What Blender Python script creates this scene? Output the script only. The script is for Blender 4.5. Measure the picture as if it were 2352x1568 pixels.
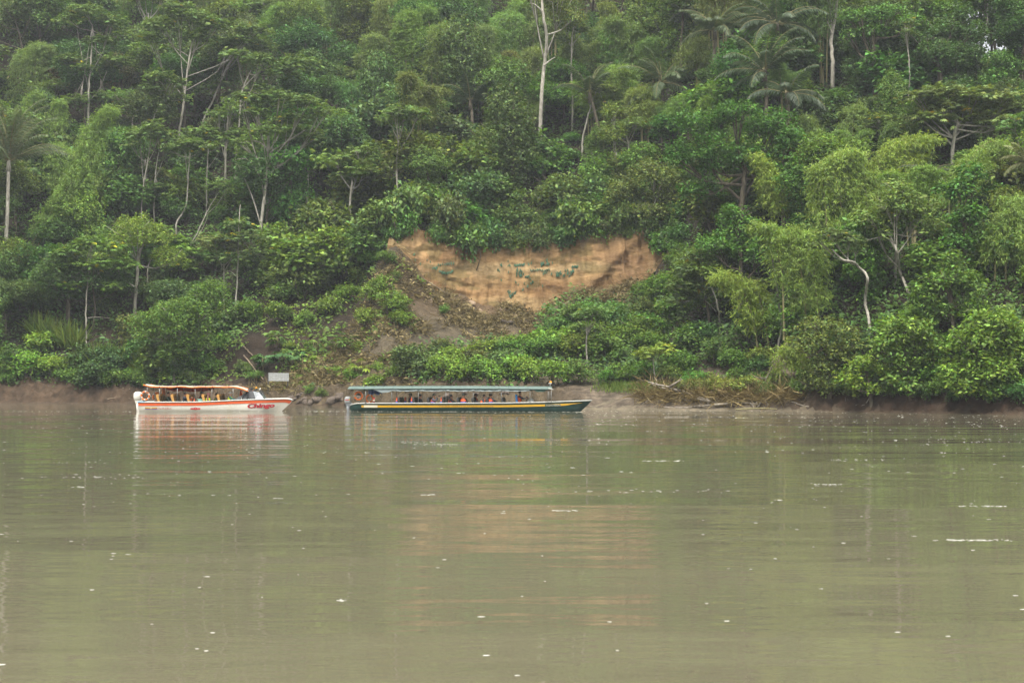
import bpy, math, random
import numpy as np
from mathutils import Vector, Matrix

for o in list(bpy.data.objects): bpy.data.objects.remove(o, do_unlink=True)
SC = bpy.context.scene
COL = SC.collection
RS = np.random.RandomState(7)
rnd = random.Random(11)
rad = math.radians

# ------------------------------------------------------------------ camera
HC, LENS = 2.2, 50.0
FX = LENS / 36.0 * 2352.0            # focal length in units of a 2352 px wide picture
HZ = 865.5                           # row of the horizon in that picture
PITCH = math.atan((HZ - 784.0) / FX)
cd = bpy.data.cameras.new('camera'); cam = bpy.data.objects.new('camera', cd); COL.objects.link(cam)
cd.sensor_width = 36.0; cd.lens = LENS; cd.clip_start = 0.1; cd.clip_end = 6000
cam.location = (0, 0, HC); cam.rotation_euler = (math.pi/2 + PITCH, 0, 0)
cd.dof.use_dof = True; cd.dof.focus_distance = 100.0; cd.dof.aperture_fstop = 4.5
SC.camera = cam

# ------------------------------------------------------------------ sky, sun, exposure
SUN_EL, SUN_AZ = 58.0, -38.0         # azimuth from the viewer's back towards the left
w = bpy.data.worlds.new('World'); SC.world = w; w.use_nodes = True
nt = w.node_tree; nt.nodes.clear()
sky = nt.nodes.new('ShaderNodeTexSky'); sky.sky_type = 'NISHITA'; sky.sun_disc = False
sky.sun_elevation = rad(SUN_EL); sky.sun_rotation = rad(180 + SUN_AZ)
sky.air_density = 1.6; sky.dust_density = 6.0; sky.ozone_density = 1.0
hsv = nt.nodes.new('ShaderNodeHueSaturation'); hsv.inputs['Saturation'].default_value = 0.22   # thin cloud whitens the sky
bg = nt.nodes.new('ShaderNodeBackground'); bg.inputs['Strength'].default_value = 0.085
wo = nt.nodes.new('ShaderNodeOutputWorld')
nt.links.new(sky.outputs[0], hsv.inputs['Color']); nt.links.new(hsv.outputs[0], bg.inputs['Color']); nt.links.new(bg.outputs[0], wo.inputs[0])
ld = bpy.data.lights.new('sun', 'SUN'); ld.energy = 1.5; ld.angle = rad(14); ld.color = (1.0, 0.95, 0.86)
sun = bpy.data.objects.new('sun', ld); COL.objects.link(sun)
sd = Vector((math.sin(rad(SUN_AZ))*math.cos(rad(SUN_EL)), -math.cos(rad(SUN_AZ))*math.cos(rad(SUN_EL)), math.sin(rad(SUN_EL))))
sun.rotation_euler = sd.to_track_quat('Z', 'Y').to_euler(); sun.location = (0, 0, 300)
SC.view_settings.view_transform = 'Standard'; SC.view_settings.look = 'None'
SC.view_settings.exposure = 2.0; SC.view_settings.gamma = 1.0
SC.cycles.use_denoising = True
SC.cycles.max_bounces = 6; SC.cycles.diffuse_bounces = 3; SC.cycles.glossy_bounces = 3
SC.cycles.transmission_bounces = 3; SC.cycles.transparent_max_bounces = 6; SC.cycles.volume_bounces = 0
SC.cycles.caustics_reflective = False; SC.cycles.caustics_refractive = False

# ------------------------------------------------------------------ helpers
def ray(u, v):
    xr = (u - 1176.0) / FX; yr = (784.0 - v) / FX
    return np.array([xr, math.cos(PITCH) - yr*math.sin(PITCH), math.sin(PITCH) + yr*math.cos(PITCH)])
def at(u, v, Y):
    d = ray(u, v); return np.array([d[0]*Y/d[1], Y, HC + d[2]*Y/d[1]])
def proj(p):
    x, y, z = p[0], p[1], p[2]-HC
    f = y*math.cos(PITCH) + z*math.sin(PITCH); up = -y*math.sin(PITCH) + z*math.cos(PITCH)
    return 1176 + FX*x/f, 784 - FX*up/f
def sstep(a, b, x): t = np.clip((x-a)/(b-a), 0, 1); return t*t*(3-2*t)
def _hash(ix, iy, iz, seed):
    n = (ix*374761393 + iy*668265263 + iz*2147483647 + seed*974634137) & 0xffffffff
    n = ((n ^ (n >> 13)) * 1274126177) & 0xffffffff
    return ((n ^ (n >> 16)) & 0xffff) / 65535.0
def vnoise(x, y, z=0.0, seed=0):
    x, y, z = np.broadcast_arrays(np.asarray(x, float), np.asarray(y, float), np.asarray(z, float))
    ix, iy, iz = [np.floor(a).astype(np.int64) for a in (x, y, z)]
    fx, fy, fz = x-ix, y-iy, z-iz
    fx, fy, fz = [t*t*(3-2*t) for t in (fx, fy, fz)]
    r = 0
    for dx in (0, 1):
        for dy in (0, 1):
            for dz in (0, 1):
                wgt = (fx if dx else 1-fx)*(fy if dy else 1-fy)*(fz if dz else 1-fz)
                r = r + wgt*_hash(ix+dx, iy+dy, iz+dz, seed)
    return r*2-1
def fbm(x, y, z=0.0, o=4, seed=0):
    r, a, f = 0, 1.0, 1.0
    for i in range(o): r = r + a*vnoise(np.asarray(x)*f, np.asarray(y)*f, np.asarray(z)*f, seed+i); a *= .5; f *= 2.03
    return r

def put(name, mesh, mat=None, parent=None, loc=None, col=None):
    o = bpy.data.objects.new(name, mesh); COL.objects.link(o)
    if mat is not None and not mesh.materials:
        mesh.materials.append(mat)
    if parent is not None: o.parent = parent
    if loc is not None: o.location = loc
    if col is not None: o.color = (*col, 1)
    return o
def empty(name, loc=(0, 0, 0), rz=0.0):
    o = bpy.data.objects.new(name, None); COL.objects.link(o); o.location = loc; o.rotation_euler = (0, 0, rz); o.empty_display_size = .3
    return o
def tag(o, label=None, cat=None, group=None, kind=None):
    if label: o['label'] = label
    if cat: o['category'] = cat
    if group: o['group'] = group
    if kind: o['kind'] = kind
    return o
def npmesh(name, V, F, tint=None, smooth=True):
    """V (n,3), F (m,3) or (m,4) arrays; tint (n,3)"""
    m = bpy.data.meshes.new(name); V = np.ascontiguousarray(V, np.float32); F = np.ascontiguousarray(F, np.int32)
    k = F.shape[1]
    m.vertices.add(len(V)); m.vertices.foreach_set('co', V.ravel())
    m.loops.add(F.size); m.loops.foreach_set('vertex_index', F.ravel())
    m.polygons.add(len(F)); m.polygons.foreach_set('loop_start', np.arange(0, F.size, k, dtype=np.int32))
    if not smooth: m.polygons.foreach_set('use_smooth', np.zeros(len(F), bool))
    else: m.polygons.foreach_set('use_smooth', np.ones(len(F), bool))
    if tint is not None:
        a = m.attributes.new('tint', 'FLOAT_COLOR', 'POINT')
        c = np.ones((len(V), 4), np.float32); c[:, :3] = tint; a.data.foreach_set('color', c.ravel())
    m.update(calc_edges=True); m.validate(verbose=False)
    return m

class MB:
    """collects shapes for one mesh"""
    def __init__(s): s.v = []; s.f = []
    def add(s, vs, fs):
        b = len(s.v); s.v += [tuple(map(float, p)) for p in vs]; s.f += [tuple(i+b for i in f) for f in fs]; return s
    def box(s, c, d, rot=None, taper=1.0):
        x, y, z = d[0]/2, d[1]/2, d[2]/2
        P = [(-x, -y, -z), (x, -y, -z), (x, y, -z), (-x, y, -z), (-x*taper, -y*taper, z), (x*taper, -y*taper, z), (x*taper, y*taper, z), (-x*taper, y*taper, z)]
        P = [Vector(p) for p in P]
        if rot is not None: P = [rot @ p for p in P]
        return s.add([p+Vector(c) for p in P], [(0, 3, 2, 1), (4, 5, 6, 7), (0, 1, 5, 4), (1, 2, 6, 5), (2, 3, 7, 6), (3, 0, 4, 7)])
    def tube(s, pts, rads, n=7, cap=True):
        pts = [Vector(p) for p in pts]
        if not hasattr(rads, '__len__'): rads = [rads]*len(pts)
        vs, fs = [], []; prev = None
        for i, p in enumerate(pts):
            t = (pts[min(i+1, len(pts)-1)] - pts[max(i-1, 0)]); t = t.normalized() if t.length > 1e-9 else Vector((0, 0, 1))
            if prev is None:
                a = Vector((1, 0, 0)) if abs(t.x) < .9 else Vector((0, 1, 0)); e1 = (a - t*a.dot(t)).normalized()
            else:
                e1 = prev - t*prev.dot(t); e1 = e1.normalized() if e1.length > 1e-6 else Vector((0, 1, 0))
            prev = e1; e2 = t.cross(e1)
            for k in range(n):
                a = 2*math.pi*k/n; vs.append(p + (e1*math.cos(a) + e2*math.sin(a))*rads[i])
        for i in range(len(pts)-1):
            for k in range(n):
                k2 = (k+1) % n; fs.append((i*n+k, i*n+k2, (i+1)*n+k2, (i+1)*n+k))
        if cap: fs.append(tuple(range(n-1, -1, -1))); fs.append(tuple((len(pts)-1)*n+k for k in range(n)))
        return s.add(vs, fs)
    def grid(s, rows, close=False):
        nr, nc = len(rows), len(rows[0]); vs = [p for r in rows for p in r]; fs = []
        for i in range(nr-1):
            for j in range(nc if close else nc-1):
                j2 = (j+1) % nc; fs.append((i*nc+j, i*nc+j2, (i+1)*nc+j2, (i+1)*nc+j))
        return s.add(vs, fs)
    def torus(s, c, R, r, axis='y', a0=0, a1=2*math.pi, n=28, m=10, squash=1.0):
        full = abs(a1-a0-2*math.pi) < 1e-6; rows = []
        cnt = n if full else n+1
        for i in range(cnt):
            a = a0 + (a1-a0)*i/n; row = []
            for j in range(m):
                b = 2*math.pi*j/m; rr = R + r*math.cos(b); h = r*squash*math.sin(b)
                p = (rr*math.cos(a), h, rr*math.sin(a)) if axis == 'y' else ((h, rr*math.cos(a), rr*math.sin(a)) if axis == 'x' else (rr*math.cos(a), rr*math.sin(a), h))
                row.append((c[0]+p[0], c[1]+p[1], c[2]+p[2]))
            rows.append(row)
        if full: rows.append(rows[0])
        return s.grid(rows, True)
    def ell(s, c, r, n=12, m=8, rot=None, f=None):
        rows = []
        for i in range(m+1):
            th = math.pi*i/m; row = []
            for j in range(n):
                ph = 2*math.pi*j/n; p = Vector((r[0]*math.sin(th)*math.cos(ph), r[1]*math.sin(th)*math.sin(ph), r[2]*math.cos(th)))
                if f: p = f(p)
                if rot is not None: p = rot @ p
                row.append(p+Vector(c))
            rows.append(row)
        return s.grid(rows, True)
    def mesh(s, name, smooth=False):
        m = bpy.data.meshes.new(name); m.from_pydata(s.v, [], s.f)
        m.polygons.foreach_set('use_smooth', np.full(len(m.polygons), smooth)); m.update(); return m
    def build(s, name, mat, parent=None, smooth=False, loc=None):
        return put(name, s.mesh(name, smooth), mat, parent, loc)

# ------------------------------------------------------------------ materials
def newmat(name):
    m = bpy.data.materials.new(name); m.use_nodes = True; n = m.node_tree; n.nodes.clear()
    out = n.nodes.new('ShaderNodeOutputMaterial'); return m, n, out
def nd(n, t, **kw):
    x = n.nodes.new(t)
    for k, v in kw.items():
        if k in x.inputs: x.inputs[k].default_value = v
        else: setattr(x, k, v)
    return x
def plain(name, c, rough=.55, var=.18, scale=6.0, metal=0.0, spec=.4, bump=0.0, dirt=None):
    m, n, out = newmat(name); b = nd(n, 'ShaderNodeBsdfPrincipled', Roughness=rough, Metallic=metal)
    b.inputs['Specular IOR Level'].default_value = spec
    tc = nd(n, 'ShaderNodeTexCoord'); nz = nd(n, 'ShaderNodeTexNoise', Scale=scale, Detail=5.0)
    n.links.new(tc.outputs['Object'], nz.inputs['Vector'])
    mp = nd(n, 'ShaderNodeMapRange'); mp.inputs[1].default_value = .3; mp.inputs[2].default_value = .7
    mp.inputs[3].default_value = 1-var; mp.inputs[4].default_value = 1+var
    n.links.new(nz.outputs['Fac'], mp.inputs[0])
    mx = nd(n, 'ShaderNodeVectorMath', operation='SCALE'); mx.inputs[0].default_value = c
    n.links.new(mp.outputs[0], mx.inputs['Scale'])
    src = mx.outputs[0]
    if dirt:
        n2 = nd(n, 'ShaderNodeTexNoise', Scale=scale*.5, Detail=8.0, Roughness=.7); n.links.new(tc.outputs['Object'], n2.inputs['Vector'])
        r2 = nd(n, 'ShaderNodeMapRange'); r2.inputs[1].default_value = .52; r2.inputs[2].default_value = .72; r2.inputs[4].default_value = .75
        n.links.new(n2.outputs['Fac'], r2.inputs[0])
        mm = nd(n, 'ShaderNodeMix', data_type='RGBA'); n.links.new(r2.outputs[0], mm.inputs[0]); n.links.new(src, mm.inputs[6]); mm.inputs[7].default_value = (*dirt, 1)
        src = mm.outputs[2]
    n.links.new(src, b.inputs['Base Color'])
    if bump:
        bp = nd(n, 'ShaderNodeBump', Strength=1.0, Distance=bump); n.links.new(nz.outputs['Fac'], bp.inputs['Height']); n.links.new(bp.outputs[0], b.inputs['Normal'])
    n.links.new(b.outputs[0], out.inputs[0]); return m
def leafmat(name, trans=.3, rough=.55, spec=.25):
    m, n, out = newmat(name)
    at_ = nd(n, 'ShaderNodeAttribute', attribute_name='tint'); oi = nd(n, 'ShaderNodeObjectInfo')
    mu = nd(n, 'ShaderNodeMix', data_type='RGBA', blend_type='MULTIPLY'); mu.inputs[0].default_value = 1
    n.links.new(at_.outputs['Color'], mu.inputs[6]); n.links.new(oi.outputs['Color'], mu.inputs[7])
    b = nd(n, 'ShaderNodeBsdfPrincipled', Roughness=rough); b.inputs['Specular IOR Level'].default_value = spec
    tr = nd(n, 'ShaderNodeBsdfTranslucent'); g = nd(n, 'ShaderNodeMix', data_type='RGBA', blend_type='MULTIPLY'); g.inputs[0].default_value = 1
    g.inputs[7].default_value = (1.35, 1.25, .6, 1)
    n.links.new(mu.outputs[2], b.inputs['Base Color']); n.links.new(mu.outputs[2], g.inputs[6]); n.links.new(g.outputs[2], tr.inputs['Color'])
    ms = nd(n, 'ShaderNodeMixShader'); ms.inputs[0].default_value = trans
    n.links.new(b.outputs[0], ms.inputs[1]); n.links.new(tr.outputs[0], ms.inputs[2]); n.links.new(ms.outputs[0], out.inputs[0])
    return m
def barkmat(name, c1, c2, scale=5.0):
    m, n, out = newmat(name); b = nd(n, 'ShaderNodeBsdfPrincipled', Roughness=.85); b.inputs['Specular IOR Level'].default_value = .15
    tc = nd(n, 'ShaderNodeTexCoord'); mpn = nd(n, 'ShaderNodeMapping'); mpn.inputs['Scale'].default_value = (1, 1, .35)
    nz = nd(n, 'ShaderNodeTexNoise', Scale=scale, Detail=6.0, Roughness=.65)
    n.links.new(tc.outputs['Object'], mpn.inputs[0]); n.links.new(mpn.outputs[0], nz.inputs['Vector'])
    cr = nd(n, 'ShaderNodeValToRGB'); cr.color_ramp.elements[0].position = .35; cr.color_ramp.elements[1].position = .65
    cr.color_ramp.elements[0].color = (*c1, 1); cr.color_ramp.elements[1].color = (*c2, 1)
    n.links.new(nz.outputs['Fac'], cr.inputs[0]); n.links.new(cr.outputs[0], b.inputs['Base Color'])
    bp = nd(n, 'ShaderNodeBump', Strength=.6, Distance=.03); n.links.new(nz.outputs['Fac'], bp.inputs['Height']); n.links.new(bp.outputs[0], b.inputs['Normal'])
    n.links.new(b.outputs[0], out.inputs[0]); return m

M_LEAF = leafmat('leaf'); M_BAMB = leafmat('bamboo_leaf', .38, .5, .3); M_PALM = leafmat('palm_leaf', .22, .42, .45); M_DRY = leafmat('dry_leaf', .1, .8, .1)
M_PALE = barkmat('pale_bark', (.15, .138, .108), (.33, .312, .265)); M_DARKB = barkmat('dark_bark', (.05, .04, .03), (.13, .11, .08))
M_CULM = barkmat('bamboo_culm', (.13, .12, .055), (.21, .19, .10)); M_WOOD = barkmat('driftwood', (.11, .095, .075), (.26, .23, .185))
M_STICK = barkmat('dead_stick', (.12, .09, .06), (.24, .195, .14))

# ------------------------------------------------------------------ terrain shape
SH = [(-900, 928), (0, 926), (340, 926.5), (560, 929.5), (772, 931.5), (1000, 934), (1200, 936.5), (1369, 939), (1654, 942.6), (1884, 944.8), (2113, 948), (2352, 953), (2700, 958), (3400, 966)]
_sx, _sy = [], []
for (u, v) in SH:
    d = ray(u, v); t = -HC/d[2]; _sx.append(d[0]*t); _sy.append(d[1]*t)
_fx = np.linspace(-220, 220, 881); _fy = np.interp(_fx, _sx, _sy)
_k = np.ones(17)/17.0; _fy = np.convolve(np.pad(_fy, 8, mode='edge'), _k, mode='valid')
def shore(x):
    x = np.asarray(x, float); return np.interp(x, _fx, _fy) + .35*fbm(x*.35, 3.1, o=3, seed=5)
CB = [(905, 562), (940, 600), (1000, 660), (1060, 690), (1150, 700), (1200, 722), (1240, 735), (1275, 690), (1330, 655), (1400, 655), (1480, 645), (1530, 590), (1560, 565)]
CT = [(905, 556), (940, 534), (1000, 556), (1100, 566), (1200, 560), (1300, 556), (1350, 538), (1420, 545), (1500, 540), (1560, 558)]
YC = 122.0
_cbx = [at(u, v, YC)[0] for u, v in CB]; _cbz = [at(u, v, YC)[2] for u, v in CB]
_ctx = [at(u, v, YC)[0] for u, v in CT]; _ctz = [at(u, v, YC)[2] for u, v in CT]
def cl_b(x): return np.interp(x, _cbx, _cbz)
def cl_t(x): return np.interp(x, _ctx, _ctz)
def cl_y(x): return 123.4 - ((np.asarray(x)-1.5)/12.5)**2*3.0
def ground(x, y):
    x = np.asarray(x, float); y = np.asarray(y, float)
    d = y - shore(x)
    beach = sstep(2, 7, x)*(1-sstep(14, 21, x)); rocks = sstep(-26, -18, x)*(1-sstep(-4, 3, x))
    b = 1.0 - .72*beach - .25*rocks
    flat = 3.4*beach + 1.2*rocks
    dd = np.maximum(d - .7 - flat, 0)
    s = .74 - .19*sstep(12, 40, x)
    z = b*sstep(0, 1.3, d) + .11*np.clip(d, 0, flat+1e-6) + s*(dd - 1.2*(1-np.exp(-dd/1.2)))
    z = z + np.minimum(dd/10, 1)*(1.5*fbm(x*.055, y*.055, o=3, seed=21)) + np.minimum(dd/3, 1)*.35*fbm(x*.4, y*.4, o=3, seed=31)
    zm = np.interp(x, [-70, -10, 22, 45, 80], [62, 58, 46, 33.5, 31])
    k = 5.0
    z = np.where(dd > 0, -k*np.log(np.exp(-np.clip(z, -20, 200)/k) + np.exp(-zm/k)), z)
    # the slip below the clay face
    wx = sstep(-14, -9.6, x)*(1-sstep(13.4, 18, x))
    yb = cl_y(x); zb = cl_b(x); zt = cl_t(x)
    tc = np.clip(d/np.maximum(yb - shore(x), 1), 0, 1)
    zc = b*sstep(0, 1.3, d) + .11*np.clip(d, 0, flat+1e-6)*(1-tc) + (zb-b)*tc**1.25 + .45*fbm(x*.45, y*.45, o=4, seed=77)*np.minimum(tc*4, 1)
    up = sstep(yb+1.9, yb+2.7, y); zc = zc*(1-up) + (zt + .2 + .70*np.maximum(y-yb-2.4, 0) + .5*fbm(x*.12, y*.12, o=3, seed=3))*up
    z = np.where(d > 0, z*(1-wx) + zc*wx, z)
    z = np.where(d <= 0, np.maximum(d*.3, -3.0), z) + (.10*fbm(x*1.3, y*1.3, o=3, seed=41) + .30*np.abs(fbm(x*.9, y*.9, o=3, seed=43))*(1-sstep(2.5, 4, d))*(1-beach))*sstep(.1, .8, d)
    return z
def place(u, v, h=0.0, y0=79.0, y1=240.0):
    """ground point under the ray (u, v) where that ray passes h metres above the ground"""
    d = ray(u, v); ys = np.arange(y0, y1, .2); xs = d[0]*ys/d[1]; zs = HC + d[2]*ys/d[1]
    g = ground(xs, ys); dd = ys - shore(xs)
    hit = np.nonzero((zs < g + h) & (dd > .3))[0]
    i = hit[0] if len(hit) else len(ys)-1
    return np.array([xs[i], ys[i], g[i]])
def on(x, y): return float(ground(np.array([x]), np.array([y]))[0])

# ------------------------------------------------------------------ ground, clay face, water
def srgb(r, g, b): return tuple(((c/255)/12.92 if c/255 <= .04045 else ((c/255+.055)/1.055)**2.4) for c in (r, g, b))
def make_ground():
    xs = np.concatenate([np.linspace(-420, -64, 30), np.arange(-63, 63, .45), np.linspace(64, 420, 30)])
    ys = np.concatenate([np.arange(70, 82, 2.0), np.arange(82, 128, .45), np.arange(128, 200, 1.5), np.linspace(202, 640, 40)])
    X, Y = np.meshgrid(xs, ys); Z = ground(X, Y)
    V = np.stack([X.ravel(), Y.ravel(), Z.ravel()], 1)
    nx, ny = len(xs), len(ys); i = np.arange(ny-1)[:, None]*nx + np.arange(nx-1)[None, :]; i = i.ravel()
    F = np.stack([i, i+1, i+nx+1, i+nx], 1)
    x, y = V[:, 0], V[:, 1]; d = y - shore(x)
    soil = np.array(srgb(70, 56, 42)); red = np.array(srgb(94, 78, 62)); mud = np.array(srgb(148, 136, 114)); slip = np.array(srgb(124, 112, 90)); dark = np.array(srgb(54, 46, 34))
    n1 = fbm(x*.25, y*.25, o=4, seed=9)[:, None]*.5+.5; n2 = fbm(x*.9, y*.9, o=3, seed=19)[:, None]*.5+.5
    c = dark*(1-n1) + soil*n1
    bank = ((1-sstep(1.0, 2.6, d+.8*fbm(x*.6, y*.6, seed=2))))[:, None]; c = c*(1-bank) + red*bank*(.8+.4*n2)
    beach = (sstep(-1, 5, x)*(1-sstep(16, 23, x))*(1-sstep(5.5, 8, d)))[:, None]; c = c*(1-beach) + mud*beach*(.75+.5*n2)
    wx = sstep(-25, -19, x)*(1-sstep(8, 14, x))*(1-sstep(-1, 1.5, y-cl_y(x)))*sstep(1, 2.5, d)
    c = c*(1-wx[:, None]) + slip*wx[:, None]*(.62+.7*n2*n1)
    nb = (sstep(-6.5, -.5, y-cl_y(x)+1.5*fbm(x*.35, y*.35, o=3, seed=52))*(1-sstep(1, 2, y-cl_y(x)))*sstep(-10.5, -8, x)*(1-sstep(9, 13, x)))[:, None]; c = c*(1-.6*nb) + np.array(srgb(140, 112, 82))*.6*nb
    m = npmesh('ground', V, F, tint=c*.42)
    mt, n, out = newmat('ground'); b = nd(n, 'ShaderNodeBsdfPrincipled', Roughness=.9); b.inputs['Specular IOR Level'].default_value = .2
    a = nd(n, 'ShaderNodeAttribute', attribute_name='tint'); tcn = nd(n, 'ShaderNodeTexCoord')
    nz = nd(n, 'ShaderNodeTexNoise', Scale=2.2, Detail=9.0, Roughness=.7); n.links.new(tcn.outputs['Object'], nz.inputs['Vector'])
    mp = nd(n, 'ShaderNodeMapRange'); mp.inputs[1].default_value = .3; mp.inputs[2].default_value = .7; mp.inputs[3].default_value = .6; mp.inputs[4].default_value = 1.4
    n.links.new(nz.outputs['Fac'], mp.inputs[0])
    sc = nd(n, 'ShaderNodeVectorMath', operation='SCALE'); n.links.new(a.outputs['Color'], sc.inputs[0]); n.links.new(mp.outputs[0], sc.inputs['Scale']); n.links.new(sc.outputs[0], b.inputs['Base Color'])
    bp = nd(n, 'ShaderNodeBump', Strength=1.0, Distance=.25); n.links.new(nz.outputs['Fac'], bp.inputs['Height']); n.links.new(bp.outputs[0], b.inputs['Normal'])
    n.links.new(b.outputs[0], out.inputs[0])
    tag(put('hill_terrain', m, mt), kind='structure')
make_ground()

def make_bank():
    xs = np.arange(-60, 52, .13); ts = np.linspace(-.5, 3.6, 40); X, T = np.meshgrid(xs, ts); Y = shore(X)+T
    beach = sstep(2, 7, X)*(1-sstep(14, 21, X)); k = sstep(-.1, .5, T)*(1-sstep(2.4, 3.6, T))
    rough = np.abs(fbm(X*1.5, Y*2.2, o=4, seed=143))*.42*(1-beach) + .06*fbm(X*.5, Y*4.5, o=3, seed=144)
    Z = ground(X, Y) + (.03+rough)*k - .06*(1-k)
    V = np.stack([X.ravel(), Y.ravel(), Z.ravel()], 1); nx, ny = len(xs), len(ts); i = (np.arange(ny-1)[:, None]*nx + np.arange(nx-1)[None, :]).ravel(); F = np.stack([i, i+1, i+nx+1, i+nx], 1)
    x, y = V[:, 0], V[:, 1]; red = np.array(srgb(98, 80, 62)); brn = np.array(srgb(110, 96, 74)); mud = np.array(srgb(140, 126, 108)); dr = np.array(srgb(82, 64, 50))
    b_ = beach.ravel()[:, None]; mid = (sstep(-26, -20, x)*(1-sstep(2, 7, x)))[:, None]; rt = sstep(17, 22, x)[:, None]
    c = red*(1-mid)+brn*mid; c = c*(1-rt)+dr*rt; lay = .5+.5*np.sin(V[:, 2]*26+3*fbm(x*.3, y*.3, seed=4))[:, None]
    c = c*(1-b_) + mud*b_*(.72+.3*lay); n2 = fbm(x*1.7, y*2.5, o=4, seed=145)[:, None]; c = c*(1+.35*n2)
    tag(put('mud_bank_terrain', npmesh('mud_bank_terrain', V, F, tint=np.clip(c, .01, 1)*.42), bpy.data.materials['ground']), kind='structure')
make_bank()

def clay_pt(x, z):
    x = np.asarray(x, float); z = np.asarray(z, float)
    zb, zt = cl_b(x), cl_t(x); t = (z-zb)/np.maximum(zt-zb, .6)
    y = cl_y(x) + .15 + 1.25*np.clip(t, -.3, 1.25)
    saw = (z*.75 + .9*fbm(x*.14, z*.22, o=4, seed=8)); y = y + .24*np.clip(.25+.9*fbm(x*.22+5, z*.3, o=3, seed=18), 0, 1)*np.abs(saw - np.round(saw))*2
    y = y + .40*fbm(x*.22, z*.10, o=3, seed=61) + .05*fbm(x*1.1, z*2.6, o=4, seed=63)
    gul = sstep(7, 10, x); y = y + gul*.14*fbm(x*3.2, z*.25, o=2, seed=66)
    y = y + .30*np.abs(fbm(x*1.5, z*.25, o=4, seed=68)) - .60*np.exp(-((x-(5.2+(z-8.5)*.95))/.75)**2)*sstep(7.0, 8.6, z)
    y = y + 1.2*np.maximum(t-1.0, 0)
    return y
def make_clay():
    xs = np.linspace(-10.6, 14.6, 290); ts = np.linspace(0, 1, 90)
    X, T = np.meshgrid(xs, ts); zb, zt = cl_b(X)-1.2, cl_t(X)+.75; Z = zb+(zt-zb)*T; Y = clay_pt(X, Z)
    V = np.stack([X.ravel(), Y.ravel(), Z.ravel()], 1); nx, ny = len(xs), len(ts)
    i = (np.arange(ny-1)[:, None]*nx + np.arange(nx-1)[None, :]).ravel(); F = np.stack([i, i+1, i+nx+1, i+nx], 1)
    x, z = V[:, 0], V[:, 2]
    cols = [srgb(182, 148, 110), srgb(166, 128, 92), srgb(190, 160, 122), srgb(158, 120, 86), srgb(176, 140, 102), srgb(196, 168, 132), srgb(162, 126, 92), srgb(184, 146, 108)]
    zz = z + .75*fbm(x*.09, z*.16, o=3, seed=71) + .22*fbm(x*.45, z*.5, o=3, seed=73) + .05*fbm(x*2, z*2, seed=72)
    k = (zz*1.15) % len(cols); k0 = np.floor(k).astype(int); fr = sstep(.35, 1.0, k-k0)[:, None]; C = np.array(cols)
    c = C[k0]*(1-fr) + C[(k0+1) % len(cols)]*fr
    c = c*.62 + np.array(srgb(180, 146, 106))*.38
    st = sstep(.0, .55, fbm(x*.28, z*.42, o=4, seed=81))[:, None]; c = c*(1-.55*st) + np.array(srgb(122, 88, 60))*.55*st
    gr = sstep(.35, .75, fbm(x*.6+9, z*1.3, o=4, seed=91))[:, None]; c = c*(1-.5*gr) + np.array(srgb(92, 88, 52))*.5*gr
    rt = sstep(7.0, 9.0, x+fbm(x, z, seed=4))[:, None]; c = c*(1-.5*rt) + np.array(srgb(150, 116, 88))*.5*rt
    dr = sstep(.15, .7, fbm(x*1.9, z*.20, o=3, seed=95))[:, None]; c = c*(1-.26*dr)
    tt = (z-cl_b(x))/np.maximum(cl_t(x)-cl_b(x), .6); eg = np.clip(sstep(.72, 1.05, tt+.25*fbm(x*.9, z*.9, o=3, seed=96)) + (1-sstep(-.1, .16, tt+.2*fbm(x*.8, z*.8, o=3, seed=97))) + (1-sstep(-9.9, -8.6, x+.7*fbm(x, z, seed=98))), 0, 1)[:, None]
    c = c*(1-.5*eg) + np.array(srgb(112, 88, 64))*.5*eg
    rd = np.exp(-((x-(5.2+(z-8.5)*.95))/.8)**2)[:, None]; c = c*(1-.35*rd) + np.array(srgb(120, 92, 66))*.35*rd
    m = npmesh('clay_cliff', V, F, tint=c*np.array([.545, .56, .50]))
    mt, n, out = newmat('clay'); b = nd(n, 'ShaderNodeBsdfPrincipled', Roughness=.9); b.inputs['Specular IOR Level'].default_value = .15
    a = nd(n, 'ShaderNodeAttribute', attribute_name='tint'); tcn = nd(n, 'ShaderNodeTexCoord')
    mpn = nd(n, 'ShaderNodeMapping'); mpn.inputs['Scale'].default_value = (1, 1, 2.2); n.links.new(tcn.outputs['Object'], mpn.inputs[0])
    nz = nd(n, 'ShaderNodeTexNoise', Scale=2.6, Detail=9.0, Roughness=.68); n.links.new(mpn.outputs[0], nz.inputs['Vector'])
    mp = nd(n, 'ShaderNodeMapRange'); mp.inputs[1].default_value = .3; mp.inputs[2].default_value = .7; mp.inputs[3].default_value = .78; mp.inputs[4].default_value = 1.18
    n.links.new(nz.outputs['Fac'], mp.inputs[0])
    sc = nd(n, 'ShaderNodeVectorMath', operation='SCALE'); n.links.new(a.outputs['Color'], sc.inputs[0]); n.links.new(mp.outputs[0], sc.inputs['Scale']); n.links.new(sc.outputs[0], b.inputs['Base Color'])
    bp = nd(n, 'ShaderNodeBump', Strength=.9, Distance=.12); n.links.new(nz.outputs['Fac'], bp.inputs['Height']); n.links.new(bp.outputs[0], b.inputs['Normal'])
    n.links.new(b.outputs[0], out.inputs[0]); tag(put('clay_cliff', m, mt), kind='structure')
make_clay()

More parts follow.
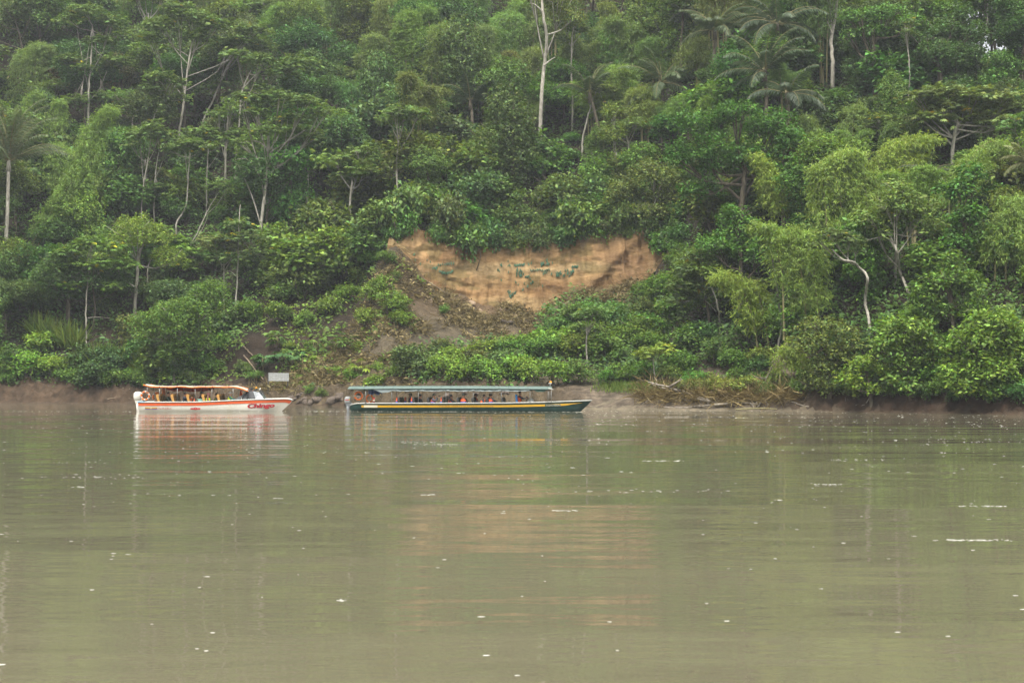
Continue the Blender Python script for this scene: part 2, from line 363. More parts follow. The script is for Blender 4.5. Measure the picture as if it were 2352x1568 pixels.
def make_water():
    mt, n, out = newmat('river_water'); b = nd(n, 'ShaderNodeBsdfPrincipled', Roughness=.025, IOR=1.33)
    tcn = nd(n, 'ShaderNodeTexCoord')
    def wave(sx, sy, detail, amp, rot=0.0, off=0.0):
        mp = nd(n, 'ShaderNodeMapping'); mp.inputs['Scale'].default_value = (sx, sy, 1); mp.inputs['Rotation'].default_value = (0, 0, rot); mp.inputs['Location'].default_value = (off, off*1.7, 0)
        nz = nd(n, 'ShaderNodeTexNoise', Scale=1.0, Detail=detail, Roughness=.5); n.links.new(tcn.outputs['Object'], mp.inputs[0]); n.links.new(mp.outputs[0], nz.inputs['Vector'])
        ml = nd(n, 'ShaderNodeMath', operation='MULTIPLY'); ml.inputs[1].default_value = amp; n.links.new(nz.outputs['Fac'], ml.inputs[0]); return ml.outputs[0]
    hs = [wave(.028, .12, 1.0, .13, -.06, 11.0), wave(.09, .38, 2.0, .050, .04), wave(.40, 1.7, 2.0, .011, -.05, 7.0), wave(2.0, 6.5, 2.0, .0022, .1, 3.0)]
    # slick patches calm the fine ripples
    s = hs[0]
    for h in hs[1:]:
        ad = nd(n, 'ShaderNodeMath', operation='ADD'); n.links.new(s, ad.inputs[0]); n.links.new(h, ad.inputs[1]); s = ad.outputs[0]
    bp = nd(n, 'ShaderNodeBump', Strength=1.0, Distance=1.0); n.links.new(s, bp.inputs['Height']); n.links.new(bp.outputs[0], b.inputs['Normal'])
    mp = nd(n, 'ShaderNodeMapping'); mp.inputs['Scale'].default_value = (.05, .16, 1); n.links.new(tcn.outputs['Object'], mp.inputs[0])
    nz = nd(n, 'ShaderNodeTexNoise', Scale=1.0, Detail=5.0); n.links.new(mp.outputs[0], nz.inputs['Vector'])
    mx = nd(n, 'ShaderNodeMix', data_type='RGBA'); mx.inputs[6].default_value = (*srgb(86, 83, 66), 1); mx.inputs[7].default_value = (*srgb(94, 90, 72), 1)
    n.links.new(nz.outputs['Fac'], mx.inputs[0]); n.links.new(mx.outputs[2], b.inputs['Base Color']); n.links.new(b.outputs[0], out.inputs[0])
    V = np.array([(-640, -560, 0), (640, -560, 0), (640, 600, 0), (-640, 600, 0)], float)
    tag(put('river_water', npmesh('river_water', V, np.array([[0, 1, 2, 3]])), mt), kind='structure')
make_water()
# ------------------------------------------------------------------ foliage building blocks
def unit(a): return a/np.maximum(np.linalg.norm(a, axis=-1, keepdims=True), 1e-9)
def leaf_arrays(P, D, N, L, W, rs, tint, fold=.18, droop=0.0):
    """rhombic leaves: base P, axis D, normal N"""
    n = len(P); D = unit(D); S = unit(np.cross(D, N)); N2 = np.cross(S, D)
    L = np.broadcast_to(np.asarray(L, float), (n,))[:, None]; W = np.broadcast_to(np.asarray(W, float), (n,))[:, None]
    mid = P + D*L*.45 - N2*L*droop*.25; tip = P + D*L - N2*L*droop
    V = np.stack([P, mid + S*W*.5 + N2*W*fold, tip, mid - S*W*.5 + N2*W*fold], 1).reshape(-1, 3)
    b = np.arange(n)[:, None]*4; F = np.concatenate([b+[[0, 1, 2]], b+[[0, 2, 3]]], 0)
    T = np.repeat(np.broadcast_to(tint, (n, 3))*np.array([1.46, 1.50, 1.02]), 4, axis=0)
    return V, F, T
def cat(parts):
    Vs, Fs, Ts = [], [], []; k = 0
    for V, F, T in parts: Vs.append(V); Fs.append(F+k); Ts.append(T); k += len(V)
    return np.concatenate(Vs), np.concatenate(Fs), np.concatenate(Ts)
def tints(rs, n, var=.34, hue=.12, yellow=0.0):
    v = np.clip(1+var*rs.randn(n), .45, 1.9)[:, None]; h = hue*rs.randn(n)
    t = np.stack([1+h+.05, np.ones(n), 1-.8*h], 1)*v
    if yellow > 0:
        y = rs.rand(n) < yellow; t[y] = np.array([3.4, 1.75, .5])*(.7+.5*rs.rand(y.sum(), 1))
    return np.clip(t, .05, 8)
def lobe(rs, c, r, dens=42.0, L=.34, W=.17, low=-.45, var=.28, spray=5, flat=.5, inner=.35, droop=.12, lump=.35):
    """leaf sprays over an uneven ellipsoid"""
    c = np.asarray(c, float); r = np.asarray(r, float)
    area = 4*math.pi*((r[0]*r[1])**1.6/3 + (r[0]*r[2])**1.6/3 + (r[1]*r[2])**1.6/3)**(1/1.6)
    ns = max(int(area*dens/spray*.75), 6)
    d = unit(rs.randn(ns*2, 3)); d = d[d[:, 2] > low + .25*rs.randn(len(d))][:ns]; ns = len(d)
    ph = rs.rand(3)*50
    k = 1 + lump*fbm(d[:, 0]*1.6+ph[0], d[:, 1]*1.6+ph[1], d[:, 2]*1.6+ph[2], o=3)
    dep = np.where(rs.rand(ns) < inner, rs.uniform(.45, .92, ns), rs.uniform(.9, 1.06, ns))
    P0 = c + d*r*(k*dep)[:, None]
    tc = np.clip(1+.28*rs.randn(ns), .45, 1.8)
    P0 = np.repeat(P0, spray, 0); dd = np.repeat(d, spray, 0); n = len(P0)
    rd = unit(rs.randn(n, 3)); up = np.array([0, 0, 1.0])
    ax = unit(rd*.9 + dd*.5 + up*(-.15)); ax[:, 2] *= flat; ax = unit(ax)
    nn = unit(up*.9 + dd*.5 + rs.randn(n, 3)*.38)
    P = P0 + rs.randn(n, 3)*L*.45
    s = rs.uniform(.65, 1.25, n)
    T = tints(rs, n, var)*np.repeat(tc, spray)[:, None]
    return leaf_arrays(P, ax, nn, L*s, W*s, rs, T, droop=droop)
def pathpts(ctrl, n=10):
    c = np.asarray(ctrl, float)
    if len(c) == 2: return [tuple(c[0]*(1-t)+c[1]*t) for t in np.linspace(0, 1, n)]
    out = []; P = np.vstack([2*c[0]-c[1], c, 2*c[-1]-c[-2]])
    per = max(2, n//(len(c)-1))
    for i in range(1, len(c)):
        for t in np.linspace(0, 1, per, endpoint=(i == len(c)-1)):
            p0, p1, p2, p3 = P[i-1], P[i], P[i+1], P[i+2]
            out.append(tuple(.5*((2*p1)+(-p0+p2)*t+(2*p0-5*p1+4*p2-p3)*t*t+(-p0+3*p1-3*p2+p3)*t**3)))
    return out
def wobble(pts, rs, a):
    return [tuple(np.array(p)+(rs.randn(3)*a*np.array([1, 1, .2]) if 0 < i < len(pts)-1 else 0)) for i, p in enumerate(pts)]
def taper(n, r0, r1): return list(np.linspace(r0, r1, n))

# ---- crown makers, all return leaf arrays in local space
def crown_broad(rs, R, Hc, nl, L=.34, W=.17, dens=40, zc=0.0, squash=.75, var=.28):
    parts = []
    for i in range(nl):
        a = rs.rand()*2*math.pi; q = math.sqrt(rs.rand())*.72; zz = rs.uniform(-.45, .5)*Hc
        sh = math.sqrt(max(1-(zz/Hc)**2*1.3, .15)); rl = R*rs.uniform(.30, .48)
        parts.append(lobe(rs, (R*q*sh*math.cos(a), R*q*sh*math.sin(a), zc+zz), (rl, rl*rs.uniform(.85, 1.15), rl*squash*rs.uniform(.8, 1.15)), dens, L, W, var=var))
    parts.append(lobe(rs, (0, 0, zc), (R*.62, R*.62, Hc*.62), dens*.6, L, W))
    return cat(parts)
def rosettes(rs, C, size=.62, leaves=8, yellow=.006, tilt=.25):
    """palmate leaf whorls at points C"""
    n = len(C); tc = np.clip(1+.2*rs.randn(n), .6, 1.5)
    a = (np.arange(leaves)[None, :]*2*math.pi/leaves + rs.rand(n, 1)*6.3 + .25*rs.randn(n, leaves)).ravel()
    Cc = np.repeat(C, leaves, 0); m = len(Cc); tl = tilt + .35*rs.randn(m)
    out = np.stack([np.cos(a)*np.cos(tl), np.sin(a)*np.cos(tl), np.sin(tl)], 1)
    B = Cc + out*size*.9*rs.uniform(.5, 1.2, (m, 1)); yl = tints(rs, m, .2, .08, yellow)*np.repeat(tc, leaves)[:, None]
    f = 5; fa = np.linspace(-1.25, 1.25, f)
    side = unit(np.cross(out, np.array([0, 0, 1.0]))); B2 = np.repeat(B, f, 0)
    D = (out[:, None, :]*np.cos(fa)[None, :, None] + side[:, None, :]*np.sin(fa)[None, :, None]).reshape(-1, 3); D[:, 2] -= .22
    N = np.repeat(unit(np.array([0, 0, 1.0]) + .35*rs.randn(m, 3)), f, 0); s = np.repeat(rs.uniform(.75, 1.2, m), f)
    return leaf_arrays(B2, D, N, size*.62*s, size*.26*s, rs, np.repeat(yl, f, 0), droop=.3, fold=.05)
def crown_umbrella(rs, lobes, dens=2.2, size=.6, yellow=.006):
    """lobes: (x, y, z, rx, ry, rz) flat plates; returns leaf arrays and rosette points"""
    pts = []
    for (x, y, z, rx, ry, rz) in lobes:
        k = max(int(math.pi*rx*ry*dens), 5); a = rs.rand(k)*6.283; q = np.sqrt(rs.rand(k))
        dome = np.sqrt(np.clip(1-q*q, 0, 1)); lv = rs.rand(k)
        pts.append(np.stack([x+rx*q*np.cos(a), y+ry*q*np.sin(a), z + rz*(dome*1.4-.7)*np.where(lv < .7, 1, rs.uniform(-.8, .6, k)) + .12*rs.randn(k)], 1))
    C = np.concatenate(pts); return rosettes(rs, C, size, 8, yellow), C
def plume(rs, path, W, n, L=.29, Wl=.06, start=.25):
    """drooping narrow bamboo leaves in sprays round a culm path"""
    path = np.asarray(path, float); m = len(path); ns = n//7
    t = start + (1-start)*rs.rand(ns)**.85; f = t*(m-1); i = np.minimum(f.astype(int), m-2); fr = (f-i)[:, None]
    c = path[i]*(1-fr)+path[i+1]*fr
    q = (t-start)/(1-start); wd = W*np.clip(1.35*np.clip(1-q, 0, 1)**.6*np.minimum(1, q*3.5+.3), .10, 1.15)
    a = rs.rand(ns)*6.283; rr = np.sqrt(rs.rand(ns))*np.where(rs.rand(ns) < .3, 1+.45*np.abs(rs.randn(ns)), 1); off = np.stack([np.cos(a), np.sin(a), np.zeros(ns)], 1)
    c = c + off*(wd*rr)[:, None]; c[:, 2] -= (rr*wd)**1.35*.75
    cl = np.clip(1 + .75*fbm(c[:, 0]*1.1, c[:, 1]*1.1, c[:, 2]*1.0, o=2, seed=3), .2, 1.7)
    keep = rs.rand(ns) < np.clip(cl*1.05-.1, 0, 1); c, off, cl, rr = c[keep], off[keep], cl[keep], rr[keep]; ns = len(c)
    P = np.repeat(c, 7, 0); k = len(P); step = np.tile(np.arange(7), ns)
    tw = unit(off*.9 + np.array([0, 0, -.55]) + .55*rs.randn(ns, 3)); P = P + np.repeat(tw, 7, 0)*(step*.12)[:, None]*(L/.36)
    D = unit(np.repeat(tw, 7, 0)*.6 + .75*rs.randn(k, 3) + np.array([0, 0, -.30])); N = unit(rs.randn(k, 3)+np.array([0, -.3, 1.0]))
    T = tints(rs, k, .2, .08)*np.repeat(np.clip(.75+.25*cl+.12*rs.randn(ns), .5, 1.5), 7)[:, None]; s = rs.uniform(.7, 1.3, k)
    return leaf_arrays(P, D, N, L*s, Wl*s, rs, T, droop=.25, fold=.05)
def fronds(rs, c, n, length, up=(.2, 1.25), leaflets=46, Ll=.75, Wl=.05, az=None):
    """palm fronds: leaflets + rachis tubes"""
    parts = []; mb = MB()
    for k in range(n):
        a = (k*2.39996 + .3*rs.randn()) if az is None else az[k % len(az)] + .1*rs.randn()
        el = rs.uniform(*up); Lf = length*rs.uniform(.8, 1.15); h = np.array([math.cos(a), math.sin(a), 0]); pts = []; p = np.array(c, float); e = el
        st = 14
        for i in range(st+1):
            pts.append(p.copy()); p = p + (h*math.cos(e)+np.array([0, 0, 1])*math.sin(e))*Lf/st; e -= (1.0+.4*rs.rand())*(i/st)*.13 + .02
        pts = np.array(pts); mb.tube(pts, taper(len(pts), .045, .008), 5, False)
        t = np.linspace(.12, 1, leaflets); f = t*st; i = np.minimum(f.astype(int), st-1); b = pts[i]*(1-(f-i)[:, None]) + pts[i+1]*(f-i)[:, None]
        tg = unit(pts[np.minimum(i+1, st)]-pts[i]); sd = unit(np.cross(tg, np.array([0, 0, 1.0])))
        for s in (-1, 1):
            D = unit(sd*s*.85 + tg*.55 + np.array([0, 0, -.25]) + .12*rs.randn(leaflets, 3)); N = unit(np.cross(D, tg)*s + np.array([0, 0, .6]))
            ln = Ll*np.sin(np.pi*np.clip(.18+.8*t, 0, 1))**.6*rs.uniform(.85, 1.1, leaflets)
            parts.append(leaf_arrays(b, D, N, ln, Wl, rs, tints(rs, leaflets, .12, .05)*rs.uniform(.8, 1.2), droop=.45, fold=.1))
    return cat(parts), mb
def leafmesh(name, arr): V, F, T = arr; return npmesh(name, V, F, T)

# ------------------------------------------------------------------ prototypes (each a thing with parts, then copied)
DARK, MID, BRT = (.035, .073, .025), (.060, .112, .027), (.098, .155, .030)
BAM, BAMY, GREY, OLIVE, CEC = (.098, .162, .045), (.132, .188, .040), (.062, .095, .045), (.072, .100, .032), (.066, .110, .042)
PALMC = (.036, .062, .030)
TREES = []          # (root, look words, kind word, world point of the crown) for the labels
class Proto:
    def __init__(s, parts, cat_, name, R): s.parts = parts; s.cat = cat_; s.name = name; s.R = R
    def make(s, loc, scale, rz, color, barkscale=None):
        r = empty(s.name, loc, rz); r.scale = (scale[0], scale[1], scale[2]) if hasattr(scale, '__len__') else (scale,)*3
        for nm, me in s.parts:
            o = bpy.data.objects.new(nm, me); COL.objects.link(o); o.parent = r
            if nm in ('crown', 'foliage'): o.color = (*color, 1)
        r['category'] = s.cat
        return r
def trunk_mesh(rs, H, r, crownR, mat, nb=6, bend=.5, low=.55):
    mb = MB(); top = np.array([bend*rs.randn(), bend*rs.randn(), H])
    pts = pathpts([(0, 0, -.6), (bend*.3*rs.randn(), bend*.3*rs.randn(), H*.5), tuple(top)], 10); mb.tube(pts, taper(len(pts), r, r*.45), 7)
    for k in range(nb):
        a = rs.rand()*6.283; s = np.array(pts[int(len(pts)*rs.uniform(low, .95))]); e = s + np.array([math.cos(a)*crownR*.75, math.sin(a)*crownR*.75, crownR*rs.uniform(.25, .7)])
        q = pathpts([s, (s+e)/2+np.array([0, 0, -.15*crownR*rs.rand()]), e], 6); mb.tube(q, taper(len(q), r*.42, r*.12), 5)
    m = mb.mesh('trunk', True); m.materials.append(mat); return m
def finish(arr, mat, nm='crown'): m = leafmesh(nm, arr); m.materials.append(mat); return m

BROAD, SHRUB, BAMBOO, PALM, CECRO, VINE, BUSH = [], [], [], [], [], [], []
for k in range(6):
    rs = np.random.RandomState(100+k); R = [3.0, 3.4, 2.7, 3.8, 3.2, 2.9][k]; H = [5.5, 6.5, 5.0, 6.5, 7.0, 4.5][k]
    c = crown_broad(rs, R, R*[.72, .6, .9, .6, .8, 1.1][k], [13, 15, 12, 17, 14, 13][k], L=[.26, .31, .23, .36, .28, .30][k], W=[.13, .16, .115, .20, .12, .17][k], dens=[52, 40, 62, 33, 50, 42][k], zc=H)
    BROAD.append(Proto([('trunk', trunk_mesh(rs, H, .15, R, M_DARKB)), ('crown', finish(c, M_LEAF))], 'tree', 'broadleaf_tree', R))
for k in range(4):
    rs = np.random.RandomState(200+k); R = [1.7, 1.5, 1.9, 1.6][k]
    c = crown_broad(rs, R, R*.75, 9, L=[.24, .3, .36, .22][k], W=[.14, .15, .24, .13][k], dens=[55, 44, 28, 60][k], zc=R*.75)
    mb = MB()
    for j in range(4): mb.tube(pathpts([(0, 0, -.4), (rs.randn()*.3, rs.randn()*.3, R*.5), (rs.randn()*.6, rs.randn()*.6, R*1.1)], 6), taper(6, .05, .015), 5)
    sm = mb.mesh('stem', True); sm.materials.append(M_DARKB)
    SHRUB.append(Proto([('stem', sm), ('foliage', finish(c, M_LEAF, 'foliage'))], 'shrub', 'leafy_shrub', R))
for k in range(5):
    rs = np.random.RandomState(250+k); R = [2.6, 3.0, 2.4, 2.8, 3.2][k]
    c = crown_broad(rs, R, R*.85, 14, L=[.32, .46, .28, .38, .5][k], W=[.2, .3, .17, .24, .34][k], dens=[38, 20, 48, 28, 17][k], zc=R*.75)
    mb = MB()
    for j in range(5): mb.tube(pathpts([(0, 0, -.5), (rs.randn()*.5, rs.randn()*.5, R*.6), (rs.randn()*1.1, rs.randn()*1.1, R*1.3)], 6), taper(6, .09, .02), 5)
    sm = mb.mesh('stem', True); sm.materials.append(M_DARKB)
    BUSH.append(Proto([('stem', sm), ('foliage', finish(c, M_LEAF, 'foliage'))], 'thicket', 'vine_thicket', R))
for k in range(5):
    rs = np.random.RandomState(300+k); mb = MB(); parts = []
    for j in range([3, 4, 2, 3, 4][k]):
        a = rs.rand()*6.283; b = np.array([math.cos(a), math.sin(a), 0]); H = rs.uniform(7.0, 9.5); sp = rs.uniform(.5, 1.5)
        pts = pathpts([b*.25+np.array([0, 0, -.5]), b*(.3+sp*.15)+np.array([0, 0, H*.5]), b*(.45+sp*.45)+np.array([0, 0, H*.86]), b*(.65+sp*.85)+np.array([0, 0, H*.99]), b*(1.0+sp*1.2)+np.array([0, 0, H*.96])], 16)
        mb.tube(pts, taper(len(pts), .075, .012), 6, False); parts.append(plume(rs, pts, rs.uniform(.75, 1.1), 4300, L=.27, start=.3))
    cm = mb.mesh('culm', True); cm.materials.append(M_CULM)
    BAMBOO.append(Proto([('culm', cm), ('foliage', finish(cat(parts), M_BAMB, 'foliage'))], 'bamboo', 'bamboo_clump', 2.2))
for k in range(3):
    rs = np.random.RandomState(400+k); H = [7.0, 6.0, 8.0][k]
    fr, mb = fronds(rs, (0, 0, H), [15, 18, 14][k], [3.8, 3.4, 4.2][k], up=[(-.15, 1.3), (.25, 1.4), (-.3, 1.1)][k])
    tm = MB(); p = pathpts([(0, 0, -.6), (.15, .1, H*.5), (0, 0, H)], 9); tm.tube(p, taper(len(p), .15, .11), 8); tm.tube([(0, 0, H-.9), (0, 0, H+.1)], [.16, .12], 8)
    t_ = tm.mesh('trunk', True); t_.materials.append(M_DARKB); rm = mb.mesh('rachis', True); rm.materials.append(M_CULM)
    PALM.append(Proto([('trunk', t_), ('rachis', rm), ('crown', finish(fr, M_PALM))], 'palm', 'palm_tree', 3.5))
for k in range(4):
    rs = np.random.RandomState(500+k); H = [8.0, 7.0, 9.0, 6.5][k]; lob = []
    for j in range([6, 5, 7, 5][k]):
        a = rs.rand()*6.283; q = rs.uniform(.5, 2.3); lob.append((q*math.cos(a), q*math.sin(a), H - .25*q*q*.4 + rs.uniform(-1.2, .5), rs.uniform(1.0, 1.6), rs.uniform(1.0, 1.6), .35))
    arr, C = crown_umbrella(rs, lob); mb = MB()
    p = pathpts([(0, 0, -.6), (.3*rs.randn(), .3*rs.randn(), H*.45), (0, 0, H*.72)], 9); mb.tube(p, taper(len(p), .11, .07), 7)
    for l in lob:
        s = np.array(p[int(len(p)*rs.uniform(.65, .98))]); e = np.array(l[:3])+np.array([0, 0, -.1]); q = pathpts([s, s*.35+e*.65+np.array([0, 0, -.3]), e], 7); mb.tube(q, taper(len(q), .055, .025), 5)
        for r_ in range(4):
            e2 = e + np.array([l[3]*rs.uniform(-.8, .8), l[4]*rs.uniform(-.8, .8), .1]); mb.tube([tuple(q[-2]), tuple((np.array(q[-1])+e2)/2), tuple(e2)], [.04, .03, .018], 4)
    tm = mb.mesh('trunk', True); tm.materials.append(M_PALE)
    CECRO.append(Proto([('trunk', tm), ('crown', finish(arr, M_LEAF))], 'tree', 'umbrella_tree', 3.2))
for k in range(3):
    rs = np.random.RandomState(600+k); H = [7.5, 6.0, 8.5][k]; parts = []
    for j in range(11):
        z = H*(j+.5)/11; rr = (.55+1.0*math.sin(math.pi*min(z/H, 1)**1.5)**1.0)*rs.uniform(.8, 1.2) + (.5 if j > 7 else 0); a = rs.rand()*6.283
        parts.append(lobe(rs, (.5*math.cos(a), .5*math.sin(a), z), (rr, rr, H/11*1.3), 50, .22, .16, low=-.9, flat=.4, droop=.4))
    mb = MB(); mb.tube(pathpts([(0, 0, -.6), (.2, .1, H*.5), (0, 0, H*.9)], 8), taper(8, .18, .08), 6)
    tm = mb.mesh('trunk', True); tm.materials.append(M_DARKB)
    VINE.append(Proto([('trunk', tm), ('foliage', finish(cat(parts), M_LEAF, 'foliage'))], 'tree', 'vine_covered_tree', 1.6))
# ------------------------------------------------------------------ single trees seen in the photograph
def jit(c, a, rs): return tuple(float(np.clip(x*(1+a*rs.randn()), .005, .6)) for x in c)
def record(root, words_, kind, p, group): TREES.append([root, words_, kind, np.asarray(p, float), group])
HN = [1000]
PROT = []          # picture points that nearer filler trees must leave visible: (u, v, depth)
def hero(label, trunk, crowns, leaf='umbrella', color=CEC, h0=2.0, bark=None, cat_='tree', name=None, dens=1.0, size=.55, branches=True, yellow=.008, depth=None, LW=(.32, .17), extra=()):
    """trunk: [(u, v, radius m)...] bottom first; crowns: [(u, v, half width, half height)...] in picture units"""
    HN[0] += 1; rs = np.random.RandomState(HN[0]); bark = bark or M_PALE
    g = place(trunk[0][0], trunk[0][1], h0); Y = g[1]; px = FX/Y*1.0
    W3 = []
    for i, (u, v, r) in enumerate(trunk): p = at(u, v, Y); p[1] += .35*rs.randn() if i else 0; W3.append(p)
    root_z = on(W3[0][0], Y); base = np.array([W3[0][0], Y, root_z])
    root = empty(name or {'umbrella': 'umbrella_tree', 'broad': 'broadleaf_tree', 'none': 'bare_tree'}[leaf], tuple(base))
    loc = [p-base for p in W3]; rr = [t[2]*.74 for t in trunk]
    if h0 > .2: loc = [np.array([loc[0][0], 0, -.4])] + loc; rr = [rr[0]*1.1] + rr
    pp = pathpts(loc, 6*(len(loc)-1)); mb = MB(); mb.tube(wobble(pp, rs, .02), list(np.interp(np.linspace(0, len(rr)-1, len(pp)), range(len(rr)), rr)), 8)
    for br in extra:
        q = [at(u, v, Y)-base for u, v in br]; q = pathpts(q, 6*(len(q)-1)); mb.tube(q, taper(len(q), rr[-1]*.8, rr[-1]*.3), 6)
    PROT.extend([(u, v, Y) for (u, v, r) in trunk]); PROT.extend([((a[0]+b_[0])/2, (a[1]+b_[1])/2, Y) for a, b_ in zip(trunk[:-1], trunk[1:])]); PROT.extend([(a[0], a[1]-a[3]*.3, Y) for a in crowns])
    tops = np.array(pp[int(len(pp)*.55):]); parts = []
    lob = []
    for (u, v, ru, rv) in crowns:
        c = at(u, v, Y)-base; rx = ru/px; rz = rv/px; c[1] += rs.uniform(-.35, .35)*rx
        if leaf == 'umbrella': lob.append((c[0], c[1], c[2], rx, rx*.85, rz))
        elif leaf == 'broad':
            k = max(4, int(rx*rz*1.1))
            for j in range(k):
                a = rs.rand()*6.283; q = math.sqrt(rs.rand())*.62; e = rs.uniform(-.55, .55); rl = min(rx, rz*1.5)*rs.uniform(.3, .5) if k > 4 else min(rx, rz*1.4)*.55
                parts.append(lobe(rs, (c[0]+rx*q*math.cos(a), c[1]+rx*.8*q*math.sin(a), c[2]+rz*e), (rl*1.1, rl*1.05, rl*.75), 44*dens, LW[0]*.88, LW[1]*.88))
            parts.append(lobe(rs, c, (rx*.7, rx*.6, rz*.7), 22*dens, LW[0]*.88, LW[1]*.88))
        if branches:
            s = tops[rs.randint(len(tops))]; e = c + np.array([0, 0, -rz*.5]); q = pathpts([s, s*.4+e*.6+np.array([0, 0, -.12*np.linalg.norm(e-s)]), e], 7)
            mb.tube(q, taper(len(q), rr[-1]*.75, rr[-1]*.3), 6)
            for r_ in range(4): e2 = e + np.array([rx*rs.uniform(-.8, .8), rx*rs.uniform(-.6, .6), rz*rs.uniform(.2, 1)]); mb.tube([tuple(q[-3]), tuple((np.array(q[-1])+e2)/2), tuple(e2)], [rr[-1]*.35, rr[-1]*.28, rr[-1]*.15], 4)
    mb.build('trunk', bark, root, True)
    if leaf == 'umbrella' and lob: arr, C = crown_umbrella(rs, lob, 3.3*dens, size*1.1, yellow); put('crown', finish(arr, M_LEAF), None, root, col=color)
    elif leaf == 'broad' and parts: put('crown', finish(cat(parts), M_LEAF), None, root, col=color)
    tag(root, label, cat_); return root
def bamboo(label, plumes, color=BAM, h0=1.5, n=3600):
    """plumes: [(base u, v), (bend u, v), (tip u, v), half width] in picture units, one clump"""
    HN[0] += 1; rs = np.random.RandomState(HN[0]); g = place(plumes[0][0][0], plumes[0][0][1], h0); Y = g[1]; px = FX/Y
    base = np.array([g[0], Y, on(g[0], Y)]); root = empty('bamboo_clump', tuple(base)); parts = []
    for pl in plumes:
        q = [at(u, v, Y)-base for u, v in pl[:-1]]; W_ = .9*pl[-1]/px
        for k in range(1, len(q)): q[k][1] += rs.uniform(-.6, .4)*W_*.5
        q = [np.array([q[0][0], q[0][1], q[0][2]-h0-.3])] + q
        pts = pathpts(q, 6*(len(q)-1)); mb = MB(); mb.tube(pts, taper(len(pts), .085, .012), 6, False); mb.build('culm', M_CULM, root, True)
        PROT.extend([(u, v, Y) for u, v in pl[1:-1]])
        ln = np.linalg.norm(np.diff(np.array(pts), axis=0), axis=1).sum()
        parts.append(plume(rs, pts, W_, int(n*max(ln*W_/8, .4)), start=pl[-2] if False else .32))
        for s in range(2):
            o2 = rs.randn(3)*np.array([.5, .6, .25])*W_; p2 = [np.array(p)+o2*(i/len(pts)) for i, p in enumerate(pts)]
            parts.append(plume(rs, p2, W_*.8, int(n*.45*max(ln*W_/8, .4)), start=.35))
    put('foliage', finish(cat(parts), M_BAMB, 'foliage'), None, root, col=color); tag(root, label, 'bamboo'); return root
def palm(label, base, top, length_px, n=15, up=(-.2, 1.3), color=PALMC, h0=1.5, r=.17):
    HN[0] += 1; rs = np.random.RandomState(HN[0]); g = place(base[0], base[1], h0); Y = g[1]; b = np.array([g[0], Y, on(g[0], Y)])
    PROT.extend([(base[0]*.5+top[0]*.5, base[1]*.5+top[1]*.5, Y), (top[0], top[1], Y), (top[0], top[1]-length_px*.35, Y), (top[0]-length_px*.5, top[1]-length_px*.1, Y), (top[0]+length_px*.5, top[1]-length_px*.1, Y)])
    root = empty('palm_tree', tuple(b)); t = at(top[0], top[1], Y)-b; s = at(base[0], base[1], Y)-b
    fr, mb = fronds(rs, t, n, length_px/FX*Y, up, Ll=min(.85, length_px/FX*Y*.24), leaflets=50)
    tm = MB(); p = pathpts([(s[0], 0, -.5), s, (s+t)/2+np.array([.08, 0, 0]), t], 12); tm.tube(p, taper(len(p), r*1.15, r*.8), 8); tm.tube([t-np.array([0, 0, .9]), t+np.array([0, 0, .15])], [r*1.25, r*.8], 8)
    tm.build('trunk', M_PALE if r > .18 else M_DARKB, root, True); mb.build('rachis', M_CULM, root, True); put('crown', finish(fr, M_PALM), None, root, col=color); tag(root, label, 'palm'); return root

for _u in range(925, 1545, 22):
    for _k in range(5):
        _b = np.interp(_u, [q[0] for q in CB], [q[1] for q in CB]); _t = np.interp(_u, [q[0] for q in CT], [q[1] for q in CT]); PROT.append((_u, _t+(_b-_t)*(_k+.5)/5, 126.0))
for _p in [(900, 620), (940, 660), (960, 700), (1000, 720), (1060, 730), (1120, 735), (1180, 750), (1050, 770), (980, 760), (1120, 765), (1440, 640), (1480, 650), (1400, 660), (640, 850), (700, 860), (620, 800), (700, 800), (780, 790), (560, 860)]: PROT.append((*_p, 126.0))
# pale-trunked umbrella trees, upper slope
hero('tall double-stemmed pale tree with layered umbrella crown behind the edge palm', [(203, 268, .17), (207, 200, .15), (212, 120, .11), (213, 60, .08)],
     [(160, 42, 30, 12), (205, 30, 38, 14), (255, 48, 34, 14), (278, 78, 20, 9), (160, 140, 34, 8), (262, 140, 42, 9), (195, 160, 30, 7), (240, 222, 40, 6), (180, 232, 28, 5), (230, 95, 34, 9)], h0=3.0,
     extra=[[(207, 230), (228, 205), (245, 165)], [(203, 205), (190, 140), (176, 60)]])
hero('tallest leaning pale tree with the widest flat crown above the white boat', [(410, 318, .19), (422, 240, .17), (434, 150, .13), (440, 90, .10)],
     [(380, 62, 44, 13), (440, 40, 56, 14), (500, 60, 46, 13), (345, 92, 34, 10), (545, 95, 44, 12), (450, 85, 40, 10), (410, 20, 40, 10), (585, 70, 40, 12)], h0=3.0, extra=[[(432, 165), (450, 110), (478, 80)], [(434, 130), (400, 110), (360, 95)]])
hero('pale tree with a slanting stem and small tufted crown beside the tallest one', [(334, 362, .11), (352, 285, .10), (372, 220, .08), (392, 190, .06)], [(372, 180, 34, 9), (402, 190, 26, 8), (350, 200, 20, 7), (415, 225, 22, 7)], h0=2.5)
hero('slanting pale tree carrying a flat crown high above the white boat', [(465, 285, .14), (490, 225, .13), (520, 155, .11), (548, 120, .08)], [(520, 105, 34, 9), (560, 98, 40, 11), (608, 110, 36, 11), (470, 205, 20, 7), (500, 190, 22, 7)], h0=2.5)
hero('slender pale tree with a forked top beside the slanting one', [(540, 405, .12), (548, 300, .11), (556, 210, .10), (575, 160, .07)], [(545, 125, 30, 9), (600, 140, 36, 11), (640, 165, 40, 13), (690, 150, 40, 14), (605, 200, 24, 7)], h0=2.5, extra=[[(556, 205), (590, 170), (625, 150)]])
